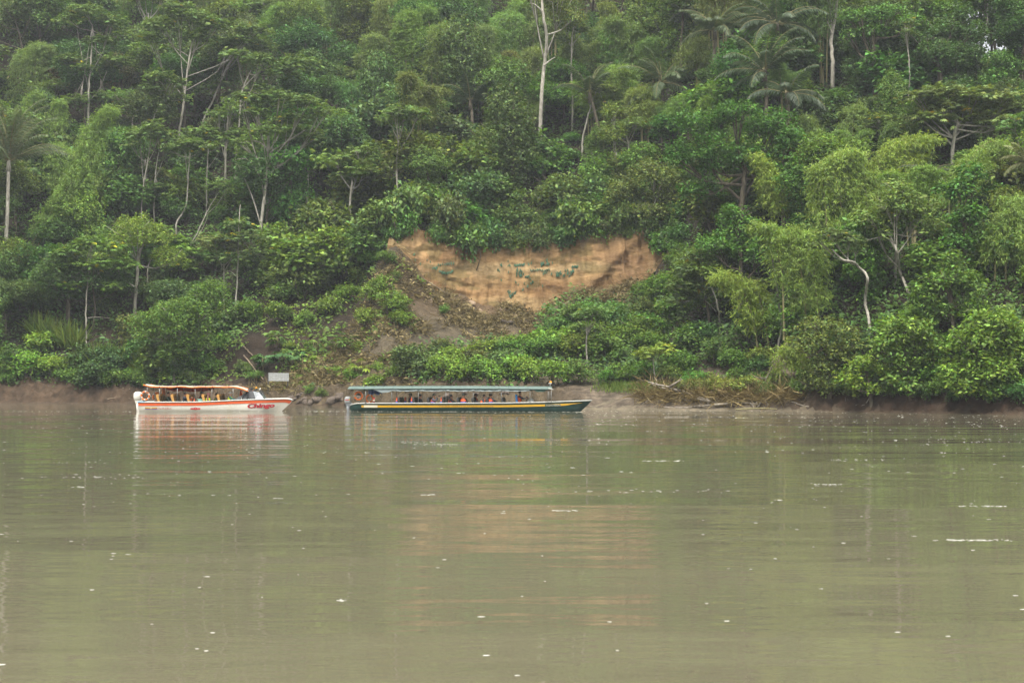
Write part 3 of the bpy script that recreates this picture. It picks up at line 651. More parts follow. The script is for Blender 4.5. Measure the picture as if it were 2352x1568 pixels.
hero('big pale tree with candelabra fork and broad flat crown above the white boat bow', [(598, 552, .19), (606, 470, .18), (614, 400, .16), (620, 350, .13)],
     [(560, 228, 40, 9), (640, 224, 48, 10), (705, 238, 48, 12), (590, 262, 34, 8), (680, 275, 46, 11), (745, 262, 34, 12), (620, 305, 40, 8), (700, 320, 36, 10), (555, 330, 22, 6)], h0=2.0, size=.5,
     extra=[[(620, 345), (612, 305), (588, 272)], [(620, 345), (640, 310), (650, 265)], [(620, 350), (660, 325), (702, 298)], [(610, 470), (598, 410), (570, 368), (545, 366)], [(600, 520), (582, 460), (566, 420), (545, 375)], [(620, 345), (590, 325), (552, 328)]])
hero('curved pale stem with small crown halfway up above the white boat', [(406, 512, .11), (425, 470, .10), (432, 400, .09), (440, 355, .07)], [(425, 335, 34, 8), (465, 335, 34, 8), (400, 345, 24, 7)], h0=1.5)
hero('thin pale tree with flat crown just below the slanting tufted one', [(325, 480, .09), (332, 400, .08), (345, 340, .06)], [(320, 308, 34, 8), (365, 312, 34, 9), (300, 330, 20, 6), (350, 290, 26, 7)], h0=2.0)
hero('thin pale tree with a ragged crown next to the flat-crowned twin', [(354, 470, .09), (360, 400, .08), (364, 350, .06)], [(385, 322, 30, 8), (365, 430, 26, 8), (385, 450, 24, 8), (350, 440, 18, 7)], h0=2.0)
hero('pale stem with flat crown behind the candelabra tree', [(474, 455, .09), (478, 390, .08), (480, 340, .06)], [(470, 305, 42, 9), (515, 318, 36, 8), (440, 320, 26, 7), (540, 310, 30, 8)], h0=2.0)
hero('grey straight trunk standing close behind the candelabra tree', [(518, 430, .14), (520, 360, .13), (522, 250, .10)], [(530, 240, 24, 7), (500, 262, 26, 7)], h0=2.5)
hero('pale sapling with whorled leaves standing above the grey sign', [(542, 692, .09), (545, 620, .08), (549, 540, .06), (551, 470, .04)], [(520, 555, 34, 8), (575, 545, 34, 9), (548, 515, 26, 8), (600, 585, 28, 9), (505, 590, 28, 8), (560, 600, 24, 7)], h0=1.0, extra=[[(543, 635), (525, 622), (500, 640)]], yellow=.02)
hero('slim white-stemmed tree with side branch near the shore by the white boat stern', [(198, 768, .10), (200, 690, .09), (206, 600, .07), (211, 555, .05)],
     [(165, 578, 36, 8), (215, 560, 40, 9), (262, 575, 34, 9), (140, 612, 30, 8), (190, 612, 32, 8), (240, 605, 36, 8), (120, 640, 24, 7), (285, 610, 26, 8), (255, 660, 26, 8), (170, 660, 22, 7)], h0=.8, yellow=.02, color=MID,
     extra=[[(203, 640), (190, 622), (165, 605)], [(203, 660), (225, 630), (245, 612)], [(199, 730), (225, 728), (255, 731)]])
hero('pale tree leaning out of the dome-shaped crown with yellow leaves', [(340, 615, .08), (350, 575, .07), (360, 545, .05)], [(330, 545, 36, 8), (385, 552, 40, 9), (425, 580, 36, 10), (360, 525, 30, 8), (400, 610, 30, 8), (440, 615, 22, 8)], h0=1.5, yellow=.03, color=MID)
hero('pair of pale slanting bare stems above the sign slope', [(437, 568, .08), (458, 530, .07), (478, 480, .06), (500, 440, .05)], [(500, 430, 26, 7), (525, 420, 22, 6)], h0=1.0, extra=[[(445, 560), (470, 515), (478, 490)]])
hero('round bright green dome-shaped tree above the white boat stern', [(310, 700, .22), (315, 620, .18), (320, 570, .14)], [(320, 545, 96, 46), (255, 590, 50, 30), (385, 590, 50, 36), (320, 520, 60, 26)], 'broad', (.095, .145, .030), 1.0, LW=(.24, .12), dens=1.25)
hero('dense dark tree whose crown hangs over the bank by the white boat', [(400, 860, .2), (405, 790, .16), (415, 740, .12)], [(420, 730, 90, 60), (480, 690, 60, 46), (360, 760, 60, 56), (440, 800, 66, 40)], 'broad', MID, 1.0, LW=(.28, .16))
# centre
hero('very tall bare pale emergent trunk standing alone above the clay bank', [(1241, 292, .26), (1244, 220, .25), (1250, 150, .24), (1256, 90, .21), (1248, 40, .19), (1243, -20, .17)], [(1290, -5, 60, 26), (1225, -30, 40, 14), (1310, 35, 40, 26)], 'broad', OLIVE, 2.5,
     extra=[[(1249, 152), (1262, 140), (1275, 132)], [(1249, 30), (1230, 12), (1218, 8)]])
hero('slim pale tree with whorled bare branches beside the tall emergent trunk', [(1314, 232, .13), (1312, 160, .12), (1314, 90, .10), (1324, 10, .07)], [(1325, 20, 34, 16), (1300, 55, 30, 12), (1335, 70, 30, 12), (1290, 95, 24, 6)], h0=3, size=.4, extra=[[(1312, 105), (1290, 90), (1275, 82)], [(1313, 105), (1330, 85), (1338, 70)]], color=GREY)
hero('crooked thin pale tree with few leaves between emergent trunk and centre palm', [(1338, 322, .12), (1350, 270, .10), (1362, 230, .07), (1372, 205, .05)], [(1385, 205, 30, 10), (1370, 230, 26, 9), (1395, 240, 20, 8), (1350, 215, 20, 7)], h0=2, size=.4, extra=[[(1352, 262), (1375, 250), (1395, 240)]], color=OLIVE)
hero('short white trunk under a tufted crown beside the dark lobed tree', [(1420, 432, .11), (1417, 395, .10), (1415, 350, .09)], [(1412, 300, 34, 40), (1405, 262, 26, 22)], 'broad', (.085, .125, .03), 1.0, LW=(.36, .12))
hero('large dark green many-lobed tree crowning the slope above the clay bank end', [(1700, 520, .35), (1705, 440, .3), (1710, 380, .24)],
     [(1600, 300, 60, 40), (1680, 265, 70, 40), (1760, 295, 70, 46), (1830, 330, 60, 46), (1560, 360, 46, 40), (1640, 370, 70, 44), (1730, 380, 70, 46), (1800, 400, 60, 46), (1600, 430, 50, 36)], 'broad', (.036, .092, .020), 3.0, bark=M_DARKB, LW=(.30, .17))
hero('glossy dark round-crowned tree below the large lobed one', [(1700, 690, .26), (1702, 620, .22), (1704, 560, .16)], [(1700, 530, 80, 50), (1650, 575, 60, 40), (1750, 565, 60, 44), (1690, 490, 50, 24)], 'broad', (.045, .105, .022), 2.0, bark=M_DARKB, LW=(.28, .16))
hero('tree with pale crooked limbs and brown leaning crown above the clay bank rim', [(1500, 560, .2), (1510, 470, .16), (1520, 420, .12)], [(1500, 400, 70, 50), (1450, 440, 60, 40), (1550, 450, 50, 44), (1480, 490, 70, 30)], 'broad', OLIVE, 2.0, LW=(.28, .15))
# upper right
hero('tall pale trunk forking near the ridge beside the big palms', [(1912, 142, .24), (1912, 90, .22), (1920, 40, .2), (1925, -15, .15)], [(1905, -30, 60, 30)], 'broad', DARK, 3.0, extra=[[(1912, 80), (1905, 60), (1900, 50)]])
hero('broad layered bright crown with hanging vines on the ridge', [(2010, 190, .3), (2008, 120, .26), (2005, 70, .2)], [(1975, 40, 50, 22), (2040, 30, 60, 24), (2000, 75, 60, 18), (2090, 55, 50, 20), (1955, 80, 36, 16)], 'broad', (.052, .115, .032), 3.0, bark=M_DARKB, LW=(.3, .17))
hero('wide dark tree with a curtain of vines on the ridge', [(2160, 190, .3), (2158, 130, .26), (2160, 90, .2)], [(2110, 85, 50, 22), (2170, 75, 56, 24), (2230, 70, 46, 26), (2200, 40, 40, 24), (2140, 130, 60, 40), (2210, 125, 50, 46)], 'broad', DARK, 3.0, bark=M_DARKB, LW=(.26, .16))
hero('needle-thin white trunk in front of the vine curtain', [(2086, 235, .07), (2088, 170, .07), (2086, 110, .06), (2082, 60, .05)], [(2080, 80, 26, 12), (2085, 55, 20, 8)], h0=2, size=.35, color=GREY)
hero('thin grey trunk leaning across a sky gap on the ridge', [(2243, 152, .12), (2252, 115, .11), (2264, 60, .10), (2272, -10, .08)], [(2280, -20, 30, 10)], h0=2.5)
hero('dark tall tree at the frame edge against the sky gap', [(2345, 170, .3), (2348, 100, .25), (2350, 50, .2)], [(2335, 40, 44, 36), (2360, 85, 46, 40), (2320, 10, 30, 20), (2365, 20, 50, 40)], 'broad', (.030, .070, .020), 3.0, bark=M_DARKB)
hero('spreading flat-topped tree with grey forked limbs above the driftwood bank', [(2188, 345, .2), (2190, 310, .18), (2195, 285, .14)], [(2110, 225, 40, 12), (2170, 215, 50, 14), (2240, 225, 50, 13), (2305, 235, 50, 14), (2120, 275, 44, 10), (2220, 275, 56, 12), (2300, 285, 56, 12), (2345, 255, 40, 14), (2160, 250, 50, 10), (2260, 250, 50, 10)], h0=2.0, size=.6, color=(.078, .112, .046), yellow=.006,
     extra=[[(2190, 320), (2170, 290), (2150, 255)], [(2190, 315), (2205, 285), (2215, 250)], [(2190, 318), (2212, 292), (2240, 262)], [(2188, 335), (2165, 310), (2140, 290)]])
hero('crooked pale tree bent sideways with a grey-green flat crown', [(1998, 748, .13), (1992, 690, .13), (1987, 640, .12), (1975, 612, .11), (1955, 603, .10), (1930, 597, .09), (1914, 572, .06)], [(1912, 540, 40, 13), (1945, 552, 34, 12), (1885, 555, 20, 8), (1965, 570, 22, 9)], 'umbrella', GREY, .8, size=.35, dens=1.8)
hero('pale leaning tree with big drooping leaves beside the crooked one', [(2085, 668, .13), (2075, 620, .12), (2058, 575, .11), (2040, 520, .09)], [(2050, 470, 60, 30), (2000, 500, 40, 22), (2110, 480, 50, 34), (2060, 430, 50, 22), (2130, 520, 40, 26), (2020, 540, 34, 16)], 'broad', (.082, .128, .045), .8, LW=(.42, .17), dens=.7, extra=[[(2058, 575), (2035, 545), (1990, 552)]])
hero('tall thin pinkish-grey trunk rising from the driftwood bank', [(1788, 795, .09), (1795, 745, .10), (1790, 680, .09), (1774, 605, .07), (1768, 560, .05)], [(1770, 545, 16, 8)], h0=.8)
hero('slender leaning grey tree with sparse crown by the clay bank end', [(1652, 745, .08), (1640, 690, .08), (1620, 630, .06), (1610, 600, .05)], [(1590, 620, 40, 12), (1570, 660, 34, 12), (1610, 590, 30, 10), (1555, 690, 30, 10)], h0=.8, yellow=.03, color=GREY, extra=[[(1645, 715), (1620, 690), (1590, 670)]])
hero('short crooked pale stem between the bamboo and the driftwood bank', [(1823, 770, .06), (1818, 735, .06), (1822, 700, .05), (1815, 680, .04)], [(1810, 670, 24, 8), (1790, 690, 18, 7)], h0=.8, size=.4)
# right bank
hero('broad bright-leaved tree overhanging the red mud bank at the frame edge', [(2270, 905, .25), (2262, 850, .2), (2262, 800, .16)], [(2230, 780, 60, 50), (2300, 770, 70, 50), (2200, 850, 46, 36), (2270, 850, 70, 46), (2335, 830, 50, 60), (2250, 740, 50, 24), (2220, 890, 50, 26), (2290, 895, 60, 26), (2345, 895, 40, 26)], 'broad', (.085, .145, .030), .8, bark=M_DARKB, LW=(.33, .18), dens=1.05)
hero('bushy olive tree leaning over the mud bank beside the driftwood', [(1905, 890, .2), (1902, 830, .16), (1900, 790, .12)], [(1890, 760, 60, 36), (1850, 800, 46, 40), (1940, 790, 46, 40), (1900, 840, 50, 36), (1870, 880, 50, 24), (1920, 885, 40, 22)], 'broad', OLIVE, .8, bark=M_DARKB, LW=(.26, .15))
hero('mid-green tree with yellowish upper leaves over the red mud bank', [(2090, 900, .2), (2085, 830, .16), (2080, 790, .12)], [(2060, 755, 56, 30), (2110, 765, 50, 36), (2030, 800, 46, 40), (2090, 820, 56, 40), (2140, 800, 36, 40), (2070, 880, 50, 26), (2130, 885, 50, 26)], 'broad', (.075, .130, .030), .8, bark=M_DARKB, LW=(.32, .18))
hero('low bright tree dipping its branches towards the water', [(2000, 915, .16), (1995, 870, .13), (1990, 840, .1)], [(1985, 835, 46, 24), (1950, 865, 36, 22), (2025, 860, 40, 24), (1985, 895, 40, 16)], 'broad', BRT, .6, bark=M_DARKB, LW=(.3, .17))
hero('glossy mid-slope tree with upright leaf clusters near the frame edge', [(2190, 760, .2), (2185, 700, .16), (2180, 650, .12)], [(2170, 640, 60, 40), (2220, 660, 50, 40), (2130, 670, 40, 34), (2190, 605, 40, 20), (2160, 710, 50, 30), (2220, 715, 46, 30)], 'broad', MID, 1.5, bark=M_DARKB, LW=(.36, .18))
hero('tall column-like dark tree among the pale bamboo', [(2215, 620, .2), (2212, 540, .16), (2210, 480, .12)], [(2205, 440, 46, 40), (2220, 500, 44, 44), (2195, 550, 40, 36), (2235, 400, 30, 26)], 'broad', (.04, .10, .024), 2.0, bark=M_DARKB, LW=(.34, .2))
hero('yellow-leaved sapling rising from the driftwood', [(1508, 880, .05), (1503, 850, .05), (1500, 822, .04)], [(1500, 805, 26, 12), (1520, 798, 18, 8), (1485, 815, 14, 8)], h0=.3, yellow=.04, color=(.10, .14, .03), size=.5)

# palms
palm('grey-green palm with upright plume fronds at the frame edge', (10, 605), (20, 372), 160, 24, (.45, 1.45), h0=1.0, r=.2, color=(.075, .105, .072))
palm('round-headed palm standing in pale bamboo above the clay bank', (1522, 262), (1520, 190), 105, 20, (-.3, 1.3), h0=3.0, color=(.055, .088, .05))
palm('half-hidden palm between the emergent trunk and the round-headed palm', (1380, 330), (1355, 215), 100, 9, (.6, 1.4), h0=2.0)
palm('large dark palm with long arching fronds on the upper slope', (1760, 260), (1757, 165), 125, 18, (-.2, 1.35), h0=3.0, color=(.032, .058, .036))
palm('highest palm reaching the top of the frame', (1790, 160), (1785, 55), 120, 18, (-.2, 1.3), h0=3.5, color=(.033, .058, .037))
palm('palm with drooping fronds below the large dark one', (1810, 330), (1808, 215), 105, 12, (-.5, .9), h0=2.0, color=(.032, .056, .036))
palm('small far palm near the ridge above the centre', (1565, 90), (1568, 28), 42, 14, (-.3, 1.2), h0=3.5, r=.12)
palm('bleached palm showing half its crown at the frame edge', (2362, 480), (2362, 372), 70, 14, (-.2, 1.2), h0=1.5, color=(.11, .13, .07))
palm('dark young palm low in the forest above the clay bank', (1085, 300), (1080, 232), 90, 8, (.5, 1.4), h0=1.0, color=(.03, .058, .03))
palm('palm of the ridge with feathery crown over the centre bamboo', (1640, 130), (1642, 70), 95, 14, (-.1, 1.3), h0=3.5, color=(.05, .078, .045))

# bamboo clumps
bamboo('leaning bamboo with two pale poles slanting up behind the edge palm', [[(57, 592), (120, 480), (188, 385), (215, 290), (262, 248), 34], [(75, 590), (135, 470), (170, 400), (205, 350), (225, 330), 30]], BAM, 1.0)
bamboo('pale hanging bamboo plume beside the edge palm', [[(125, 470), (128, 410), (132, 355), (142, 335), (158, 352), 28], [(140, 480), (146, 430), (140, 385), (134, 368), 24]], BAM)
bamboo('tall soft bamboo column high above the edge palm', [[(80, 260), (82, 180), (85, 125), (100, 100), (118, 120), 30], [(50, 250), (48, 190), (45, 140), (52, 115), 30]], (.085, .135, .045))
bamboo('bamboo plume standing behind the edge palm crown', [[(125, 330), (130, 280), (132, 245), (140, 232), 26], [(70, 270), (66, 245), (72, 222), (84, 214), 28]], BAM)
bamboo('low arching bamboo spray beneath the leaning poles', [[(225, 470), (240, 410), (262, 388), (300, 385), 26]], (.09, .135, .042))
for i, (bu, bv, tu, tv, wd, nm) in enumerate([(848, 190, 852, 78, 20, 'thin dark bamboo spire'), (892, 130, 888, -5, 22, 'bamboo spire touching the frame top'), (945, 190, 935, 25, 26, 'feathery bamboo spire with drooping tip'),
        (1005, 200, 1022, 55, 34, 'broad twin-tipped bamboo plume'), (1050, 215, 1052, 95, 28, 'short rounded bamboo plume'), (1110, 215, 1108, 65, 28, 'straight dense bamboo plume'), (1165, 180, 1168, 25, 36, 'largest bright bamboo plume'), (1210, 210, 1216, 110, 26, 'low shaded bamboo plume'), (985, 110, 980, 15, 20, 'narrow far bamboo spire')]):
    bamboo(nm + ' in the bamboo grove above the clay bank', [[(bu, bv), (bu+2, (bv+tv)/2), (tu, tv+14), (tu+6, tv), (tu+18, tv+22), wd], [(bu-12, bv), (bu-14, (bv+tv)/2+10), (tu-18, tv+45), (tu-24, tv+52), wd*.8]], jit((.080, .135, .042), .1, np.random.RandomState(i)), 2.5)
for i, (bu, bv, tu, tv, wd, nm) in enumerate([(1405, 200, 1400, 72, 30, 'tall bamboo plume'), (1450, 190, 1448, 60, 28, 'slender bamboo plume'), (1500, 180, 1490, 85, 30, 'rounded bamboo plume'), (1600, 140, 1590, 85, 40, 'spreading bamboo crown'), (1475, 290, 1468, 195, 38, 'pale bamboo veil'), (1560, 270, 1560, 215, 36, 'yellow-green bamboo mound'), (1625, 280, 1640, 190, 34, 'bright bamboo plume bending outwards'), (1420, 265, 1418, 150, 30, 'dim bamboo plume')]):
    bamboo(nm + ' around the round-headed palm', [[(bu, bv), (bu+2, (bv+tv)/2), (tu, tv+12), (tu+6, tv), (tu+20, tv+20), wd], [(bu+14, bv), (bu+16, (bv+tv)/2+10), (tu+22, tv+40), (tu+32, tv+46), wd*.85]], jit((.108, .168, .046) if i > 3 else (.085, .138, .044), .1, np.random.RandomState(i+30)), 2.5)
bamboo('huge pale bamboo fountain cascading above the driftwood bank', [[(1935, 560), (1932, 460), (1920, 380), (1935, 352), (1965, 380), 44], [(1900, 560), (1895, 470), (1890, 400), (1882, 380), 34], [(1985, 540), (1990, 470), (1985, 410), (2000, 395), 36]], (.120, .180, .050), 2.0)
bamboo('yellowest bamboo plume arching above the driftwood bank', [[(2010, 430), (2020, 380), (2050, 335), (2100, 314), (2155, 318), 30], [(2030, 450), (2040, 400), (2080, 365), (2120, 350), 34]], BAMY, 2.0)
bamboo('green bamboo arch between the yellow plume and the edge palm', [[(2200, 470), (2215, 400), (2245, 345), (2290, 322), (2310, 345), 34], [(2180, 480), (2190, 420), (2215, 375), (2225, 368), 34]], (.108, .170, .045), 2.0)
bamboo('yellow-green bamboo tip leaning out of the dark lobed tree', [[(1800, 490), (1785, 430), (1760, 380), (1735, 352), 26], [(1795, 480), (1775, 430), (1760, 400), 24]], BAMY, 3.0)
bamboo('long pale bamboo curtain below the huge fountain', [[(1850, 760), (1848, 680), (1835, 590), (1840, 545), (1850, 530), 34], [(1800, 720), (1795, 620), (1775, 545), (1752, 515), (1742, 520), 24], [(1880, 720), (1870, 640), (1868, 560), (1876, 535), 28]], (.112, .172, .045), 1.5)
bamboo('yellow bamboo bending low towards the clay bank', [[(1740, 800), (1725, 720), (1700, 660), (1670, 625), (1648, 640), 26], [(1765, 790), (1750, 710), (1740, 660), (1720, 650), (1745, 640), 24]], BAMY, 1.0)
bamboo('small bright bamboo tuft over the driftwood bank', [[(1790, 890), (1795, 830), (1805, 790), (1825, 800), (1832, 838), 20]], BAMY, .6)
bamboo('pale bamboo mass at the frame edge below the bleached palm', [[(2310, 600), (2315, 530), (2325, 470), (2340, 452), 40], [(2350, 590), (2352, 520), (2358, 480), 36], [(2285, 590), (2280, 540), (2290, 500), 30]], (.105, .165, .048), 1.5)
bamboo('soft green bamboo cone behind the yellow plume', [[(1960, 320), (1958, 270), (1965, 240), (1978, 258), 28], [(1860, 330), (1865, 290), (1850, 262), 26]], (.09, .14, .045), 2.0)
bamboo('dim bamboo spire under the flat-topped tree', [[(2050, 350), (2048, 300), (2052, 285), 26], [(2090, 345), (2095, 310), (2088, 292), 22]], (.075, .125, .045), 2.0)

# vine columns
def vinecol(label, u, v0, v1, hw, color, h0=1.0):
    g = place(u, v0, h0); Y = g[1]; H = (at(u, v1, Y)[2] - on(g[0], Y)); p = VINE[HN[0] % 3]; HN[0] += 1
    k = {0: 7.5, 1: 6.0, 2: 8.5}[(HN[0]-1) % 3]
    r = p.make((g[0], Y, on(g[0], Y)), (hw/FX*Y/1.6, hw/FX*Y/1.6, H/k), rnd.random()*6, color); r['label'] = label; return r
vinecol('vine-swathed dead trunk standing like a post above the driftwood bank', 2052, 300, 172, 26, (.06, .11, .028), 1.5)
vinecol('ivy-like vine tower draped over a tree below the bamboo grove', 1172, 300, 140, 44, (.055, .105, .03), 1.0)
vinecol('tall vine-hung trunk at the shaded centre slope', 870, 330, 135, 34, (.04, .082, .026), 1.0)
vinecol('second vine-hung trunk next to the shaded centre slope column', 935, 350, 190, 30, (.036, .078, .026), 1.0)
vinecol('bright vine cascade behind the dome-shaped tree', 200, 600, 440, 34, (.085, .145, .03), 1.0)
vinecol('vine curtain hanging from the ridge tree', 1985, 200, 90, 34, (.036, .07, .026), 2.0)
vinecol('dark vine curtain under the wide ridge tree', 2140, 200, 105, 40, (.030, .062, .024), 2.0)
vinecol('second dark vine curtain under the wide ridge tree', 2200, 200, 105, 40, (.030, .060, .024), 2.0)
# ------------------------------------------------------------------ the rest of the forest
def inpoly(u, v, poly):
    c = False; j = len(poly)-1
    for i in range(len(poly)):
        (x0, y0), (x1, y1) = poly[i], poly[j]
        if (y0 > v) != (y1 > v) and u < (x1-x0)*(v-y0)/(y1-y0)+x0: c = not c
        j = i
    return c
SLIP = [(850, 600), (905, 545), (960, 528), (1100, 545), (1350, 525), (1545, 535), (1560, 590), (1490, 660), (1440, 700), (1290, 690), (1235, 745), (1230, 800), (1010, 790), (930, 830), (960, 905), (480, 905), (470, 810), (600, 760), (720, 700), (860, 640)]
GULLY = [(905, 540), (1560, 535), (1560, 610), (1480, 670), (1440, 690), (1290, 680), (1235, 745), (1225, 790), (1010, 790), (960, 740), (880, 640)]
GREENSLIP = [(590, 640), (700, 590), (850, 600), (900, 650), (960, 730), (900, 770), (720, 775), (600, 770)]
BEACH = [(1330, 860), (1880, 880), (1880, 960), (1330, 960)]
def region(u, v):
    """weights: broad, shrub, bamboo, palm, umbrella, vine ; colours"""
    if v < 270 and u < 800: return (.60, 0, .14, .02, .10, .05, .09), [DARK, DARK, MID, GREY]
    if v < 240 and u < 1330: return (.44, 0, .28, .03, .02, .15, .08), [DARK, DARK, MID]
    if v < 280 and u < 1690: return (.36, 0, .38, .04, .02, .10, .10), [DARK, MID, GREY]
    if v < 260: return (.64, 0, .06, .03, .02, .15, .10), [DARK, DARK, (.035, .07, .024), MID]
    if u < 760: return (.44, .06, 0, .02, .08, .08, .32), [DARK, MID, (.04, .082, .024), (.06, .105, .028)]
    if u < 1480: return (.22, .05, 0, .02, .03, .10, .58), [(.044, .085, .028), MID, (.058, .102, .032), (.05, .09, .034)]
    if v < 620: return (.38, .02, .30, .02, .05, .05, .18), [MID, MID, (.06, .11, .026), (.082, .13, .03)]
    return (.36, .10, .05, 0, .03, .02, .44), [MID, (.06, .11, .026), (.075, .128, .03), OLIVE, DARK]
PA = np.array(PROT)
def blocks(p, zc, R, need=1):
    u, v = proj((p[0], p[1], zc)); r = R*FX/p[1]; vg = proj((p[0], p[1], p[2]+.4))[1]; far = PA[:, 2] > p[1]-.3
    m = far & ((PA[:, 0]-u)**2 + ((PA[:, 1]-v)*1.15)**2 < (r*.92)**2)
    clay = far & (PA[:, 2] == 126.0) & (np.abs(PA[:, 0]-u) < r*.95) & (PA[:, 1] > v-r) & (PA[:, 1] < vg)
    return m.sum() >= need or clay.sum() > 0
KINDS = [(BROAD, 'broadleaf tree'), (SHRUB, 'shrub'), (BAMBOO, 'bamboo clump'), (PALM, 'palm'), (CECRO, 'umbrella-crowned tree'), (VINE, 'vine-hung tree'), (BUSH, 'thicket')]
def tone(c):
    l = .3*c[0]+.6*c[1]+.1*c[2]
    if c[0] > .9*c[1]: return 'olive'
    return 'dark green' if l < .062 else 'mid-green' if l < .088 else 'bright green' if l < .125 else 'pale yellow-green'
def addtree(ki, p, color, scale, zs=1.0, var=None):
    pr = KINDS[ki][0]; q = pr[var if var is not None else rnd.randrange(len(pr))]
    r = q.make((p[0], p[1], p[2]-.1), (scale, scale, scale*zs), rnd.random()*6.283, color)
    h = sum((me.vertices[0].co.z*0 for _, me in q.parts), 0.0)
    top = max(float(np.max(np.array([v for v in me_bounds(q)]))), 1.0)*scale*zs
    record(r, ('tall ' if top > 8.6 else 'small ' if top < 4.2 else '') + tone(color), KINDS[ki][1], (p[0], p[1], p[2]+top*.75), 'plants of the hillside jungle')
    return r, q, top
_mbc = {}
def me_bounds(q):
    if id(q) not in _mbc:
        hi = 0
        for _, me in q.parts:
            a = np.empty(len(me.vertices)*3, np.float32); me.vertices.foreach_get('co', a); hi = max(hi, float(a.reshape(-1, 3)[:, 2].max()))
        _mbc[id(q)] = [hi]
    return _mbc[id(q)]
frs = np.random.RandomState(55)
rowi = 0; y = 84.0
while y < 206:
    half = (1176+110)/FX*y; xs = np.arange(-half + (rowi % 2)*2.0, half, 3.6 if y < 150 else 4.6)
    for x0 in xs:
        x = x0 + frs.uniform(-1.3, 1.3); yy = y + frs.uniform(-1.2, 1.2); d = yy - float(shore(x))
        if d < 1.7: continue
        g = on(x, yy); p = (x, yy, g); ug, vg = proj(p)
        if inpoly(ug, vg, SLIP) or inpoly(ug, vg, BEACH) or (x > 1 and x < 17 and d < 7): continue
        if -11 < x < 15.5 and 118 < yy < cl_y(x)+3.0: continue
        w_, cols = region(ug, vg-90)
        c = jit(cols[frs.randint(len(cols))], .1, frs); ki = int(np.searchsorted(np.cumsum(w_)/sum(w_), frs.rand()))
        sc = frs.uniform(.85, 1.28)*(.88 if d < 14 else 1.0); zs = frs.uniform(.75, 1.15)
        if d < 5: ki = 1 if frs.rand() < .5 else 6; sc = frs.uniform(.9, 1.4) if ki == 1 else frs.uniform(.55, .8); zs = .9
        if -12 < x < 16 and 118 < yy < 142 and ki == 0: ki = 6
        if -16 < x < 16 and 120 < yy < 128: ki = 1; sc = frs.uniform(.8, 1.2); zs = .8
        if ki == 2: c = jit((.078, .130, .042), .14, frs)
        if ki == 3: c = jit(PALMC, .1, frs)
        if ki == 4: c = jit(CEC, .1, frs)
        q = KINDS[ki][0][frs.randint(len(KINDS[ki][0]))]; hi = me_bounds(q)[0]
        ok = False
        for tr in range(4):
            R = q.R*sc; zc = g + hi*sc*zs - min(R*.7, hi*sc*zs*.4)
            if not blocks(p, zc, R*.95): ok = True; break
            if ki == 0 and tr == 1: ki = 6; q = BUSH[frs.randint(5)]; hi = me_bounds(q)[0]; zs = 1.0
            sc *= .84; zs *= .94
        if not ok:
            ki = 1; sc = .75; zs = .7; q = SHRUB[frs.randint(4)]
            if blocks(p, g+.8, 1.0, 2): continue
        u_, v_ = proj((x, yy, g+hi*sc*zs*.8)); R = q.R*sc*FX/yy
        if u_ < -R or u_ > 2352+R or v_ > 1000 or proj((x, yy, g))[1] < -150: continue
        # leave the gaps of sky on the ridge
        if proj((x, yy, g+hi*sc*zs))[1] < 100 and abs(u_-2282) < 48+R*.75 and yy > 130: continue
        addtree(ki, p, c, sc, zs, KINDS[ki][0].index(q))
    y += 3.2 if y < 150 else 4.2; rowi += 1

